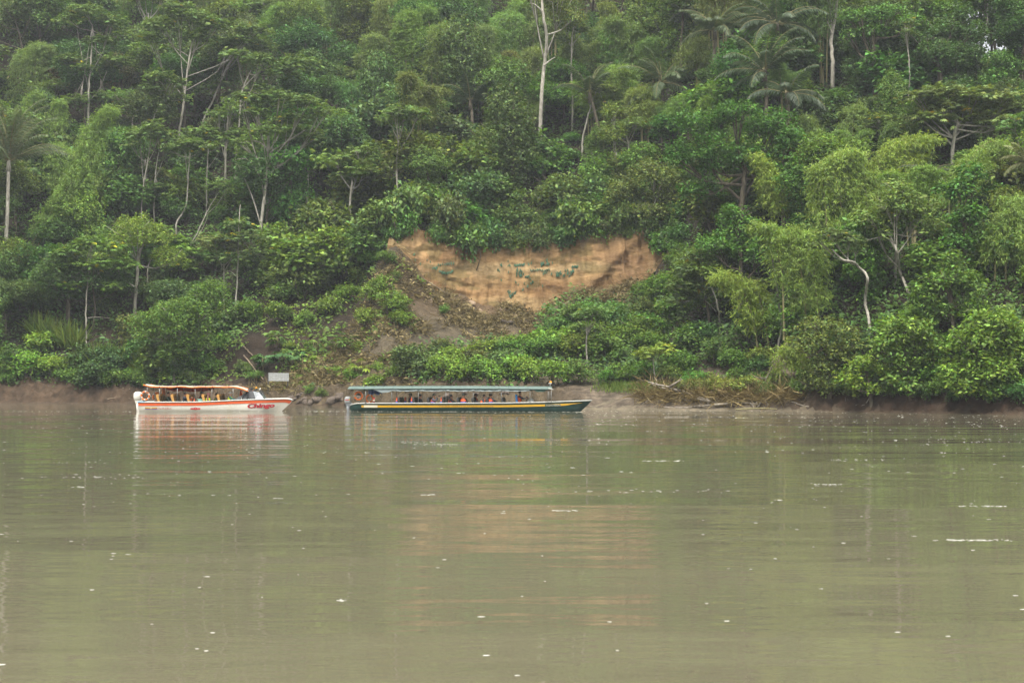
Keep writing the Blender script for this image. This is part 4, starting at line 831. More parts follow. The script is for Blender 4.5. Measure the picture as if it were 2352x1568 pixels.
# shrubs of the lower slope, the rim of the clay face and the water's edge
def shrub_at(u, v, hw, color, var=None, h=0.2, look=None, zs=1.0):
    g = place(u, v, h); q = SHRUB[var if var is not None else rnd.randrange(4)]; s = hw/FX*g[1]/q.R
    r = q.make((g[0], g[1], on(g[0], g[1])-.15), (s, s, s*zs), rnd.random()*6.28, color)
    record(r, look or (('wide ' if hw > 40 else 'small ' if hw < 24 else '') + tone(color)), 'shrub', (g[0], g[1], g[2]+q.R*s), 'plants of the hillside jungle'); return r
YG = (.082, .138, .028)
for (u, v, hw, c) in [(60, 870, 50, BRT), (110, 868, 44, BRT), (30, 862, 36, MID), (85, 815, 40, BRT), (150, 880, 30, MID), (960, 862, 40, YG), (1010, 868, 46, YG), (1060, 872, 46, YG), (1115, 872, 48, YG), (1170, 874, 46, YG), (1225, 876, 48, YG), (1280, 878, 44, YG), (1330, 876, 44, MID),
        (990, 846, 32, YG), (1045, 838, 38, YG), (1100, 830, 40, YG), (1155, 824, 42, YG), (1210, 820, 44, YG), (1265, 815, 46, YG), (1325, 820, 48, (.07, .125, .03)), (1385, 830, 46, (.07, .125, .03)), (1440, 840, 44, MID), (1500, 845, 40, MID), (1560, 850, 40, MID),
        (1290, 768, 34, (.06, .115, .03)), (1325, 745, 40, (.06, .115, .03)), (1360, 745, 46, (.06, .115, .03)), (1410, 760, 46, (.065, .12, .03)), (1460, 770, 44, MID), (1310, 790, 36, YG), (1370, 790, 42, (.08, .14, .03)), (1430, 800, 42, (.07, .125, .03)), (1500, 780, 44, MID), (1540, 740, 46, MID), (1500, 700, 46, MID), (1540, 690, 50, MID), (1580, 650, 50, MID), (1490, 730, 40, MID), (1590, 800, 46, MID), (1640, 830, 44, MID), (1690, 850, 40, MID), (1740, 840, 36, OLIVE),
        (860, 690, 40, YG), (900, 720, 40, YG), (925, 745, 30, YG), (850, 745, 34, YG), (800, 690, 34, YG), (760, 720, 34, (.08, .14, .03)), (700, 680, 36, MID), (650, 690, 40, MID), (640, 740, 34, MID), (700, 745, 30, (.08, .14, .03)), (820, 655, 34, BRT), (740, 650, 36, MID), (690, 630, 40, MID), (770, 610, 40, MID), (830, 600, 36, MID), (610, 660, 40, MID), (880, 670, 30, YG),
        (1020, 715, 18, MID), (660, 800, 16, BRT), (720, 830, 15, (.12, .19, .03)), (780, 860, 20, YG), (810, 872, 22, YG), (760, 800, 14, YG), (686, 868, 12, (.12, .19, .03)), (870, 850, 20, YG), (905, 868, 26, YG), (940, 815, 20, YG), (716, 900, 18, MID), (820, 800, 18, YG), (585, 872, 20, MID), (560, 850, 24, MID), (500, 800, 34, MID), (470, 860, 36, MID), (400, 880, 36, MID), (330, 885, 32, MID), (260, 890, 32, MID), (200, 888, 34, DARK),
        (1550, 582, 34, MID), (1566, 556, 36, DARK), (1578, 605, 40, MID), (1552, 620, 34, MID), (868, 578, 30, MID), (886, 606, 26, MID), (858, 606, 32, MID), (880, 556, 30, DARK), (905, 640, 18, OLIVE), (1575, 905, 30, OLIVE), (1600, 885, 34, MID), (1690, 880, 36, MID), (1740, 885, 36, MID), (1790, 885, 36, OLIVE), (1820, 900, 36, OLIVE), (1545, 880, 34, MID), (1480, 868, 34, MID), (1430, 872, 34, MID), (1395, 880, 30, MID), (1610, 905, 34, OLIVE), (1660, 908, 36, (.10, .13, .035)), (1710, 905, 34, (.10, .13, .035)), (1760, 908, 30, OLIVE), (1640, 885, 30, (.10, .14, .035)), (1850, 905, 36, MID), (1960, 912, 30, MID), (2040, 915, 34, MID), (2120, 918, 34, DARK), (2200, 918, 30, DARK), (2290, 920, 30, DARK), (2340, 920, 34, DARK), (1860, 890, 40, MID), (1930, 900, 36, OLIVE), (2010, 900, 40, MID), (2080, 905, 44, MID), (2160, 905, 40, MID), (2230, 908, 40, MID), (2310, 908, 44, MID), (30, 878, 30, MID), (170, 880, 26, MID), (310, 880, 26, MID), (440, 880, 30, MID), (860, 895, 26, YG), (740, 905, 18, MID)]:
    shrub_at(u, v, hw, jit(c, .08, frs))
# plants hanging over the rim of the clay
for i in range(62):
    x = -10.8 + 25.6*i/61 + frs.uniform(-.25, .25); big = frs.rand()
    yy = float(cl_y(x)) + 1.9 + frs.uniform(0, .8); z = float(cl_t(x))
    if -9.3 < x < -6.9 or frs.rand() < .1: continue
    q = SHRUB[frs.randint(4)]; s = frs.choice([.45, .65, .8, .95, 1.2]); c = jit([(.04, .078, .026), (.05, .092, .028), MID, (.05, .08, .03)][frs.randint(4)], .15, frs)
    dz = frs.uniform(.0, .5)+(1.3 if big > .93 else 0); r = q.make((x, yy-(.9 if big > .93 else .2), z-.35-dz), (s*.9, s*.8, s*frs.uniform(.9, 1.5)), rnd.random()*6.28, c)
    record(r, tone(c), 'shrub hanging over the clay rim', (x, yy, z), 'plants overhanging the clay rim')

for i in range(30):
    x = -12 + 28.5*i/29 + frs.uniform(-.4, .4); yy = float(cl_y(x)) + 4.2 + frs.uniform(-.6, 1.6); z = on(x, yy); q = BUSH[frs.randint(5)]; s = frs.uniform(.5, .85); c = jit([(.04, .08, .026), (.05, .092, .03), (.058, .104, .03)][frs.randint(3)], .12, frs)
    r = q.make((x, yy, z-.3), (s, s, s*frs.uniform(.8, 1.1)), rnd.random()*6.28, c); record(r, tone(c), 'thicket just behind the clay rim', (x, yy, z+1), 'plants overhanging the clay rim')

# ---- low leaves of the forest floor (nobody could count them)
def floor_leaves():
    rs = np.random.RandomState(77); n = 90000
    yy = 84 + (195-84)*rs.rand(n)**1.25; xx = (rs.rand(n)*2-1)*(1176+60)/FX*yy; d = yy-shore(xx); k = d > 1.0; xx, yy, d = xx[k], yy[k], d[k]
    z = ground(xx, yy); keep = np.ones(len(xx), bool)
    beach = (xx > 1) & (xx < 19) & (d < 6.5); keep &= ~beach
    cl = (xx > -11.5) & (xx < 15.5) & (yy > cl_y(xx)-1.0) & (yy < cl_y(xx)+2.6); keep &= ~cl
    f = (yy*math.cos(PITCH)+(z-HC)*math.sin(PITCH)); u = 1176+FX*xx/f; v = 784-FX*(-yy*math.sin(PITCH)+(z-HC)*math.cos(PITCH))/f
    pt = fbm(xx*.45, yy*.45, o=3, seed=88)
    gl = np.array([inpoly(a, b, GULLY) for a, b in zip(u, v)]); sl = np.array([inpoly(a, b, SLIP) for a, b in zip(u, v)]); gs = np.array([inpoly(a, b, GREENSLIP) for a, b in zip(u, v)])
    keep &= ~(gl & (pt < .62)); keep &= ~(sl & ~gs & ~gl & (pt < .28)); keep &= ~(gs & (pt < -.25)); keep &= (d > 1.6+.8*pt) | (rs.rand(len(d)) < .1)
    keep &= (u > -60) & (u < 2412) & (v > -60)
    xx, yy, z, sl, d = xx[keep], yy[keep], z[keep], (sl | gs)[keep], d[keep]; n = len(xx)
    hh = np.where(sl, .25, .95)*rs.rand(n)*(1+.6*fbm(xx*.3, yy*.3, seed=12)); P0 = np.stack([xx, yy, z+.05+hh], 1)
    tone_ = np.clip(1+.35*fbm(xx*.25, yy*.25, o=3, seed=14)+.12*rs.randn(n), .5, 1.8)
    sp = 4; P = np.repeat(P0, sp, 0)+rs.randn(n*sp, 3)*.17; m = len(P); D = unit(rs.randn(m, 3)*np.array([1, 1, .45])+np.array([0, -.35, -.1])); N = unit(np.array([0, -.45, 1.0])+.4*rs.randn(m, 3))
    s = rs.uniform(.6, 1.35, m)*np.where(rs.rand(m) < .05, 1.8, 1)
    base = np.where(np.repeat(sl, sp)[:, None], np.array([[.075, .125, .028]]), np.array([[.040, .078, .024]]))
    T = tints(rs, m, .25)*np.repeat(tone_, sp)[:, None]*base
    return leaf_arrays(P, D, N, .30*s, .17*s, rs, T, droop=.2)
tag(put('undergrowth', finish(floor_leaves(), M_LEAF, 'undergrowth'), None, None, col=(1, 1, 1)), 'low green undergrowth covering the forest floor of the hillside', 'undergrowth', kind='stuff')

# ---- dry brush and dead leaves on the slip
def dry_brush():
    rs = np.random.RandomState(78); n = 60000; yy = 96+30*rs.rand(n); xx = -27+44*rs.rand(n); d = yy-shore(xx); z = ground(xx, yy)
    f = (yy*math.cos(PITCH)+(z-HC)*math.sin(PITCH)); u = 1176+FX*xx/f; v = 784-FX*(-yy*math.sin(PITCH)+(z-HC)*math.cos(PITCH))/f
    k = np.array([inpoly(a, b, SLIP) for a, b in zip(u, v)]) & (yy < cl_y(xx)-.2) & (fbm(xx*.5, yy*.5, o=3, seed=44) > -.35); xx, yy, z = xx[k], yy[k], z[k]
    sp = 3; n = len(xx); P = np.repeat(np.stack([xx, yy, z+.03+.38*rs.rand(n)], 1), sp, 0)+rs.randn(n*sp, 3)*.13; m = len(P)
    D = unit(rs.randn(m, 3)*np.array([1, .8, .5])); N = unit(rs.randn(m, 3)+np.array([0, -.5, .8])); stick = rs.rand(m) < .5
    L = np.where(stick, rs.uniform(.5, 1.4, m), rs.uniform(.2, .5, m)); W = np.where(stick, .03, rs.uniform(.06, .18, m))
    cols = np.array([srgb(120, 106, 88), srgb(100, 88, 72), srgb(146, 130, 110), srgb(82, 72, 60), srgb(130, 118, 100)]); T = .62*cols[rs.randint(5, size=m)]*rs.uniform(.7, 1.25, (m, 1))
    return leaf_arrays(P, D, N, L, W, rs, T, droop=.15)
tag(put('dry_brush_litter', finish(dry_brush(), M_DRY, 'dry_brush_litter'), None, None, col=(1, 1, 1)), 'grey-brown dead brush and leaf litter strewn below the clay face', 'dead brush', kind='stuff')
def twig_tangle():
    rs = np.random.RandomState(79); n = 5200; u = rs.uniform(1480, 1840, n); v = 918-14*np.abs(rs.randn(n)); P = np.array([place(a, b, .1+.3*rs.rand()) for a, b in zip(u[:650], v[:650])]); P = np.repeat(P, 8, 0)+rs.randn(5200, 3)*np.array([.5, .4, .18])
    P[:, 2] = np.maximum(P[:, 2], ground(P[:, 0], P[:, 1]))+.45*rs.rand(5200); D = unit(rs.randn(5200, 3)*np.array([1, .6, .6])); N = unit(rs.randn(5200, 3)+np.array([0, -1, .6])); cols = np.array([srgb(120, 104, 84), srgb(92, 78, 62), srgb(140, 124, 102)])
    return leaf_arrays(P, D, N, rs.uniform(.4, 1.4, 5200), .02, rs, .8*cols[rs.randint(3, size=5200)], droop=.2)
tag(put('twig_debris', finish(twig_tangle(), M_DRY, 'twig_debris'), None, None, col=(1, 1, 1)), 'tangle of thin dead twigs caught among the driftwood', 'debris', kind='stuff')
# ---- grass on the beach, cane grass by the bank
def blades(cs, n, L, rs, col, spread=.35, wid=.03, lean=.35):
    P = []; T = []
    for c in cs: P.append(np.array(c)+rs.randn(n, 3)*np.array([spread, spread*.7, .02]))
    P = np.concatenate(P); m = len(P); D = unit(rs.randn(m, 3)*np.array([lean, lean, .1])+np.array([0, 0, 1.0])); N = unit(rs.randn(m, 3)*np.array([1, 1, .1]))
    return leaf_arrays(P, D, N, L*rs.uniform(.6, 1.2, m), wid, rs, tints(rs, m, .2)*np.array(col), droop=.35)
rs = np.random.RandomState(5); cs = []
for i in range(110):
    u = rs.uniform(1395, 1545); v = rs.uniform(886, 906) - .02*abs(u-1460); g = place(u, v, 0); cs.append(g)
tag(put('beach_grass', finish(blades(cs, 22, .42, rs, (.085, .135, .035), .55), M_LEAF, 'beach_grass'), None, None, col=(1, 1, 1)), 'bright short grass growing on the mudflat behind the green boat bow', 'grass', kind='stuff')
for (u, v, nm) in [(125, 790, 'tall arching cane grass clump beside the bright bush'), (95, 775, 'cane grass clump nearer the frame edge above the bright bush'), (165, 800, 'cane grass clump under the slim white-stemmed tree'), (215, 850, 'reed clump at the foot of the slim white-stemmed tree'), (250, 845, 'yellowing reed clump beside the dark overhanging tree'), (335, 860, 'reed clump in shade above the white boat canopy')]:
    g = place(u, v, .2); root = empty('cane_grass', (g[0], g[1], g[2])); rs = np.random.RandomState(int(u)); put('foliage', finish(blades([(0, 0, 0)], 170, 2.3, rs, (.085, .13, .035), .45, .07, .4), M_LEAF, 'foliage'), None, root, col=(1, 1, 1)); tag(root, nm, 'grass clump')
# fan-leaved seedlings and dead palms on the slip
for (u, v, nm, col) in [(604, 846, 'dark fan-leaved plant on the slope just above the grey sign', (.03, .07, .028)), (725, 800, 'fan-leaved plant halfway up the dead brush', (.06, .11, .03)), (800, 803, 'round fan leaf at the slip centre', (.055, .10, .03)), (670, 830, 'dark drooping fan palm seedling above the sign', (.028, .065, .026)), (560, 720, 'big fan-leaved plant under the whorled sapling', (.05, .095, .03)), (640, 790, 'folded fan-leaved plant above the sign', (.055, .1, .03)), (1400, 740, 'large-leaved plant in the shrubs below the clay end', (.06, .11, .035)), (1270, 735, 'large-leaved plant at the pale log', (.065, .12, .04)), (820, 865, 'yellowing large-leaved plant by the green boat stern', (.11, .16, .03))]:
    g = place(u, v, .3); root = empty('fan_leaf_plant', (g[0], g[1], on(g[0], g[1]))); rs = np.random.RandomState(int(u+v)); C = rs.randn(7, 3)*np.array([.35, .35, .15])+np.array([0, 0, .9])
    put('foliage', finish(rosettes(rs, C, .85, 4, 0, .1), M_LEAF, 'foliage'), None, root, col=col)
    mb = MB()
    for c in C: mb.tube([(0, 0, -.2), tuple(c*.6), tuple(c)], [.03, .02, .015], 5)
    mb.build('stem', M_CULM, root, True); tag(root, nm, 'plant')

# ------------------------------------------------------------------ labels for the filler plants, by look, place and order from the clay bank
COLS = [(150, 'behind the edge palm'), (310, 'above white boat stern'), (470, 'above white boat seats'), (640, 'above white boat bow'), (800, 'above the grey sign'), (930, 'beside the sign slope'), (1240, 'over the clay bank'), (1560, 'over clay bank end'), (1800, 'above the driftwood'), (2010, 'around the crooked tree'), (2200, 'above red mud bank'), (9999, 'near the bleached palm')]
ORD = ['', 'second', 'third', 'fourth', 'fifth', 'sixth', 'seventh', 'eighth', 'ninth', 'tenth', 'eleventh', 'twelfth', 'thirteenth', 'fourteenth', 'fifteenth', 'sixteenth', 'seventeenth', 'eighteenth', 'nineteenth', 'twentieth', 'twenty-first', 'twenty-second', 'twenty-third', 'twenty-fourth', 'twenty-fifth', 'twenty-sixth', 'twenty-seventh', 'twenty-eighth', 'twenty-ninth', 'thirtieth', 'thirty-first', 'thirty-second', 'thirty-third', 'thirty-fourth', 'thirty-fifth', 'thirty-sixth', 'thirty-seventh', 'thirty-eighth', 'thirty-ninth', 'fortieth']
bk = {}
for t in TREES:
    u, v = proj(t[3]); where = next(nm for lim, nm in COLS if u < lim); row = 'on the ridge' if v < 90 else 'on upper slope' if v < 260 else 'at mid-slope' if v < 480 else 'on lower slope' if v < 760 else 'by the water'
    if 'rim' in t[2]: key = '%s %s' % (t[1], t[2])
    else: key = '%s %s %s %s' % (t[1], t[2], row, where)
    bk.setdefault((key, t[4]), []).append((math.hypot(u-1230, v-630), t[0]))
for (key, grp), lst in bk.items():
    lst.sort(key=lambda a: a[0])
    for i, (_, r) in enumerate(lst):
        r['label'] = key if len(lst) == 1 else (key + ', %s from the clay' % (ORD[i] if i else 'first') if i < len(ORD) else key + ', far along'); r['group'] = grp
# ------------------------------------------------------------------ boats
M_WHITE = plain('white_hull_paint', (.56, .54, .49), .35, .06, 3, dirt=(.40, .36, .26)); M_ORANGE = plain('orange_paint', (0.465, 0.075, 0.019), .4, .08, 4); M_GREEN = plain('green_hull_paint', (.009, .030, .025), .5, .25, 2.5, spec=.2, dirt=(.03, .055, .047))
M_YELLOW = plain('yellow_paint', (0.413, 0.232, 0.009), .45, .08, 3); M_RAIL = plain('white_rail', (0.385, 0.385, 0.350), .5, .1, 5, dirt=(.2, .2, .17)); M_TAN = plain('tan_vinyl', (0.340, 0.180, 0.045), .5, .12, 8); M_BLACK = plain('black_vinyl', (.014, .015, .016), .5, .2, 8)
M_ALU = plain('grey_tube', (0.231, 0.238, 0.231), .35, .1, 10, metal=.6); M_CANV = plain('pale_canvas', (0.336, 0.320, 0.280), .8, .1, 4); M_OCANV = plain('orange_canvas', (0.528, 0.128, 0.016), .7, .12, 6); M_RCANV = plain('red_canvas', (.48, .045, .015), .7, .12, 6)
M_DGREY = plain('dark_canvas', (.035, .037, .04), .6, .15, 6); M_ROOF = plain('green_roof_sheet', (.085, .125, .110), .5, .1, 3, dirt=(.06, .085, .072)); M_DKGREEN = plain('dark_green_cloth', (.02, .06, .05), .8, .15, 5)
M_GREY = plain('grey_motor_paint', (.16, .175, .185), .35, .08, 5); M_LGREY = plain('pale_motor_paint', (0.266, 0.280, 0.280), .35, .06, 5); M_RED = plain('red_paint', (.42, .02, .02), .45, .1, 6); M_MAROON = plain('crimson_lettering', (.30, .008, .018), .5, .12, 9)
M_INK = plain('black_lettering', (.02, .018, .015), .6, .1, 9); M_BLUE = plain('blue_cloth', (.03, .06, .20), .8, .2, 9); M_BLUEP = plain('blue_paint', (.03, .10, .30), .5, .1, 6); M_SKYB = plain('light_blue_paint', (.18, .42, .62), .5, .1, 6); M_CREAM = plain('cream_panel', (0.413, 0.375, 0.270), .5, .06, 5)
M_RING = plain('orange_ring', (0.540, 0.128, 0.015), .45, .08, 8); M_BAND = plain('ring_band', (0.440, 0.416, 0.368), .6, .1, 8); M_TARP = plain('pale_tarp', (0.180, 0.216, 0.222), .45, .12, 5); M_TEAL = plain('pale_green_plastic', (.22, .40, .33), .4, .08, 5)
M_BEACON = plain('amber_lens', (.75, .28, .01), .25, .05, 5); M_FIREX = plain('extinguisher_red', (.40, .02, .02), .35, .05, 5); M_CHAIRB = plain('bright_blue_vinyl', (.03, .20, .50), .45, .08, 6)
def glassmat():
    m, n, out = newmat('tinted_glass'); b = nd(n, 'ShaderNodeBsdfPrincipled', Roughness=.05); b.inputs['Base Color'].default_value = (.10, .12, .13, 1); b.inputs['Specular IOR Level'].default_value = 1.0
    nz = nd(n, 'ShaderNodeTexNoise', Scale=2.0); mp = nd(n, 'ShaderNodeMapRange'); mp.inputs[3].default_value = .03; mp.inputs[4].default_value = .14; n.links.new(nz.outputs['Fac'], mp.inputs[0]); n.links.new(mp.outputs[0], b.inputs['Roughness'])
    t = nd(n, 'ShaderNodeBsdfTransparent'); ms = nd(n, 'ShaderNodeMixShader'); ms.inputs[0].default_value = .72; n.links.new(t.outputs[0], ms.inputs[1]); n.links.new(b.outputs[0], ms.inputs[2]); n.links.new(ms.outputs[0], out.inputs[0]); return m
M_GLASS = glassmat()
TMP = bpy.data.scenes.new('workbench')       # letters and bodies are turned into meshes here, then the scene is removed
def evald(o): TMP.view_layers[0].update(); return o.evaluated_get(TMP.view_layers[0].depsgraph)
def textmesh(body, size, offset=0.0, shear=0.0, space=1.0):
    c = bpy.data.curves.new('t', 'FONT'); c.body = body; c.size = size; c.offset = offset; c.shear = shear; c.space_character = space; c.resolution_u = 3
    o = bpy.data.objects.new('t', c); TMP.collection.objects.link(o)
    m = bpy.data.meshes.new_from_object(evald(o)); bpy.data.objects.remove(o, do_unlink=True)
    v = np.empty(len(m.vertices)*3, np.float32); m.vertices.foreach_get('co', v); return m, v.reshape(-1, 3)
def wrap_text(body, x0, x1, zbase, height, side, mat, parent, off=.012, bold=0.0, shear=0.0, rise=0.0, name='lettering', zlift=0.0):
    """letters laid on a hull side: fitted between x0 and x1, following side(x, z)"""
    m, v = textmesh(body, 1.0, bold, shear); mn, mx = v.min(0), v.max(0); X = x0+(v[:, 0]-mn[0])/(mx[0]-mn[0])*(x1-x0); Z = zbase+(v[:, 1]-mn[1])/(mx[1]-mn[1])*height+rise*(X-x0)
    Y = -np.array([side(a, b) for a, b in zip(X, Z)])-off; m.vertices.foreach_set('co', np.stack([X, Y, Z], 1).astype(np.float32).ravel()); m.update(); return put(name, m, mat, parent)
class Hull:
    def __init__(s, L, hb, g, keel, rake, rx):
        s.L = L; s.hb = hb; s.g = g; s.keel = keel; s.rake = rake; s.rx = rx
    def gz(s, x): return float(np.interp(x, [a for a, _ in s.g], [b for _, b in s.g]))
    def hbm(s, x): return float(np.interp(x, [a for a, _ in s.hb], [b for _, b in s.hb]))
    def prof(s, x):
        """half section from gunwale to keel: (y, z)"""
        h, g = s.hbm(x), s.gz(x); k = s.keel
        return [(h, g), (h*.985, g-.2), (h*.94, .12), (h*.86, -.02), (h*.66, k*.6), (h*.3, k*.92), (0, k)]
    def xr(s, x, z): w_ = float(sstep(s.rx, s.L, x)); return x - w_*s.rake*max(0.0, s.gz(x)-z)**1.1
    def side(s, x, z):
        p = s.prof(x); return float(np.interp(z, [q[1] for q in p][::-1], [q[0] for q in p][::-1]))
    def build(s, mat, parent):
        xs = list(np.linspace(0, s.rx, 18)) + list(np.linspace(s.rx, s.L, 16))[1:]; rows = []
        for x in xs:
            p = s.prof(x); row = [(s.xr(x, z), -y, z) for y, z in p] + [(s.xr(x, z), y, z) for y, z in p[::-1][1:]]; rows.append(row)
        mb = MB().grid(rows); n = len(rows[0]); mb.f.append(tuple(range(n)))
        h = mb.build('hull', mat, parent, True)
        fl = MB()                                             # inner skin and floor
        rows = []
        for x in [q for q in xs if q <= s.rx+.01]: hb = s.hbm(x)-.05; g = s.gz(x)-.01; rows.append([(x, -hb, g), (x, -hb*.92, .0), (x, hb*.92, .0), (x, hb, g)])
        fl.grid(rows).build('floor_board', M_RAIL, parent); return h
    def band(s, top, bot, mat, parent, name, x0=0.0, x1=None, proud=.012, taper_end=0.0):
        x1 = x1 or s.L; xs = np.linspace(x0, x1, 40)
        for sg in (-1, 1):
            rows = []
            for x in xs:
                g = s.gz(x); q = 1-np.clip((x-(x1-taper_end))/max(taper_end, 1e-6), 0, 1) if taper_end else 1.0; t, b = g-top, g-top-(bot-top)*q
                rows.append([(s.xr(x, t), sg*(s.side(x, t)), t+.001), (s.xr(x, t), sg*(s.side(x, t)+proud), t), (s.xr(x, b), sg*(s.side(x, b)+proud), b), (s.xr(x, b), sg*s.side(x, b), b-.001)])
            MB().grid(rows).build(name, mat, parent, False)
    def rail(s, r, mat, parent, name='gunwale', x0=0.0):
        xs = np.linspace(x0, s.L, 40)
        for sg in (-1, 1): MB().tube([(x, sg*s.hbm(x), s.gz(x)) for x in xs], r, 8).build(name, mat, parent, True)
def outboard(parent, x, y, z, s, cowl, leg, stripe=None):
    root = empty('outboard_motor', (x, y, z)); root.parent = parent
    prof = [(-.26, .0), (-.30, .18), (-.28, .40), (-.18, .47), (.02, .49), (.13, .45), (.16, .30), (.15, .0)]
    rows = []
    for yy, k in [(-.18, .78), (-.15, .93), (-.07, 1.0), (.07, 1.0), (.15, .93), (.18, .78)]: rows.append([((a+.06)*k*s-.06*s, yy*s, (.22+(b-.22)*k)*s) for a, b in prof])
    mb = MB().grid(rows, True); n = len(prof); mb.f.append(tuple(range(n-1, -1, -1))); mb.f.append(tuple(5*n+i for i in range(n))); mb.build('cowling', cowl, root, True)
    MB().box((-.03*s, 0, -.10*s), (.30*s, .24*s, .20*s), taper=1.2).build('pan', leg, root); MB().tube([(-.06*s, 0, -.15*s), (-.04*s, 0, -.55*s), (-.02*s, 0, -.95*s)], [.13*s, .10*s, .075*s], 10).build('leg', leg, root, True)
    MB().box((.16*s, 0, -.12*s), (.14*s, .2*s, .34*s)).build('bracket', leg, root)
    MB().ell((-.04*s, 0, -1.0*s), (.24*s, .06*s, .07*s)).build('gearcase', leg, root, True)
    if stripe: MB().box((-.10*s, -.183*s, .24*s), (.26*s, .006, .05*s)).build('decal_stripe', stripe[0], root); MB().box((.08*s, -.18*s, .26*s), (.08*s, .012, .09*s)).build('decal', stripe[1], root)
    return root
def life_ring(loc, rz, label, R=.29, r=.058, bands=4, a=.4, tilt=0.0, bandmat=None):
    root = empty('life_ring', loc, rz); root.rotation_euler = (0, tilt, rz); MB().torus((0, 0, 0), R, r).build('ring', M_RING, root, True)
    for k in range(bands): b = a+2*math.pi*k/bands; MB().torus((0, 0, 0), R, r*1.06, a0=b-.17, a1=b+.17, n=5).build('band', bandmat or M_BAND, root, True)
    pts = [(1.28*R*math.cos(q)*(1+.05*math.cos(4*q)), 0, 1.28*R*math.sin(q)*(1+.05*math.cos(4*q))) for q in np.linspace(0, 2*math.pi, 33)]; MB().tube(pts, .008, 5, False).build('grab_rope', M_BAND, root, True)
    tag(root, label, 'life ring'); return root

# ---- white speedboat
WB = np.array([at(331.5, 0, 92.1)[0], 92.1, 0.0]); wb = empty('speedboat', tuple(WB), rad(1.0))
tag(wb, 'white open speedboat with orange stripe and canopy and yellow seats', 'boat')
H = Hull(9.76, [(0, .98), (2, 1.06), (5, 1.06), (6.5, .95), (7.8, .72), (8.8, .42), (9.5, .16), (9.76, .04)], [(0, .585), (3.9, .60), (6.0, .70), (7.5, .75), (9.4, .79), (9.62, .76), (9.76, .70)], -.32, 1.05, 7.0)
H.build(M_WHITE, wb); H.band(.05, .225, M_ORANGE, wb, 'stripe', .03, 9.74, .02); H.rail(.04, M_RAIL, wb)
H.band(.035, .055, M_BLACK, wb, 'rub_strip', .03, 9.74, .03)
MB().box((.32, -1.005, .612), (.72, .05, .035)).build('blue_corner', M_SKYB, wb)
MB().grid([[(x, -H.hbm(x)*.98, H.gz(x)+.012), (x, -H.hbm(x)*.5, H.gz(x)+.05), (x, 0, H.gz(x)+.06), (x, H.hbm(x)*.5, H.gz(x)+.05), (x, H.hbm(x)*.98, H.gz(x)+.012)] for x in np.linspace(5.9, 9.7, 20)]).build('foredeck', M_WHITE, wb, True)
MB().box((0.02, 0, .28), (.06, 1.8, .55)).build('transom', M_WHITE, wb)
outboard(wb, -.12, -.25, .72, 1.1, M_WHITE, M_WHITE)
cz = [(.34, 1.75), (.73, 1.67), (1.3, 1.63), (2.0, 1.61), (2.57, 1.655), (3.2, 1.61), (3.8, 1.615), (4.37, 1.62), (4.8, 1.65), (5.4, 1.60), (6.12, 1.65), (7.02, 1.36)]
cx = np.linspace(.34, 7.02, 60); czz = [np.interp(x, [a for a, _ in cz], [b for _, b in cz]) for x in cx]; czz = np.convolve(np.pad(czz, 1, mode='edge'), [.25, .5, .25], 'valid')
rows = []
for x, z in zip(cx, czz): rows.append([(x, y, z - .10 + .10*math.cos(y*1.5)+.0) for y in np.linspace(-1.0, 1.0, 9)] + [(x, y, z - .112 + .10*math.cos(y*1.5)) for y in np.linspace(1.0, -1.0, 9)])
MB().grid(rows, True).build('canopy_sheet', M_CANV, wb, True)
for sg, mt in ((-1, M_OCANV), (1, M_OCANV)):
    MB().tube([(x, sg*1.0, z-.075+.012*math.sin(x*5)) for x, z in zip(cx, czz)], [.045+.008*math.sin(x*7) for x in cx], 8).build('rolled_side_curtain', mt, wb, True)
for x in (1.36, 1.9, 2.5, 3.05, 3.64, 4.3, 4.75, 5.3, 5.8, 6.5): z = float(np.interp(x, cx, czz)); MB().torus((x, -1.0, z-.075), .058, .012, 'x', n=10, m=5).build('strap', M_BLACK, wb, True)
xs_ = np.linspace(1.35, 4.45, 18); MB().grid([[(x, .97, float(np.interp(x, cx, czz))-.10), (x, .99, float(np.interp(x, cx, czz))-.28-.10*math.sin((x-1.35)/3.1*math.pi)+.02*math.sin(x*6))] for x in xs_]).build('far_side_curtain', M_RCANV, wb, True)
MB().tube([(1.18, .9, 1.50), (1.2, .92, 1.2), (1.22, .93, .85), (1.24, .93, .62)], [.11, .10, .10, .09], 9).build('furled_stern_curtain', M_OCANV, wb, True)
for x in (.58, 1.36, 2.5, 3.64, 4.71, 6.06):
    for sg in (-1, 1): z = float(np.interp(x, cx, czz)); MB().tube([(x, sg*.97, H.gz(x) if x > 1 else .95), (x, sg*.97, z-.10)], .016, 6).build('canopy_post', M_ALU, wb, True)
for (x, y, r) in [(1.98, .55, .10), (2.1, .6, .08), (3.05, .5, .06), (4.25, .5, .08), (4.4, .55, .06)]: MB().ell((x, y, 1.47), (r*1.3, r, r)).build('stowed_bundle', M_BLACK, wb, True)
bp_ = [(-.17, .62), (-.20, .72), (-.20, .80), (-.15, .86), (-.08, .86), (-.03, .80), (-.04, .70), (.02, .45), (.09, .22), (-.02, .20), (-.10, .40)]
def seat_mesh(w_, pf): mb = MB(); n = len(pf); mb.grid([[(a, -w_/2, b) for a, b in pf], [(a, w_/2, b) for a, b in pf]], True); mb.f.append(tuple(range(n))); mb.f.append(tuple(n+i for i in range(n-1, -1, -1))); return mb.mesh('backrest')
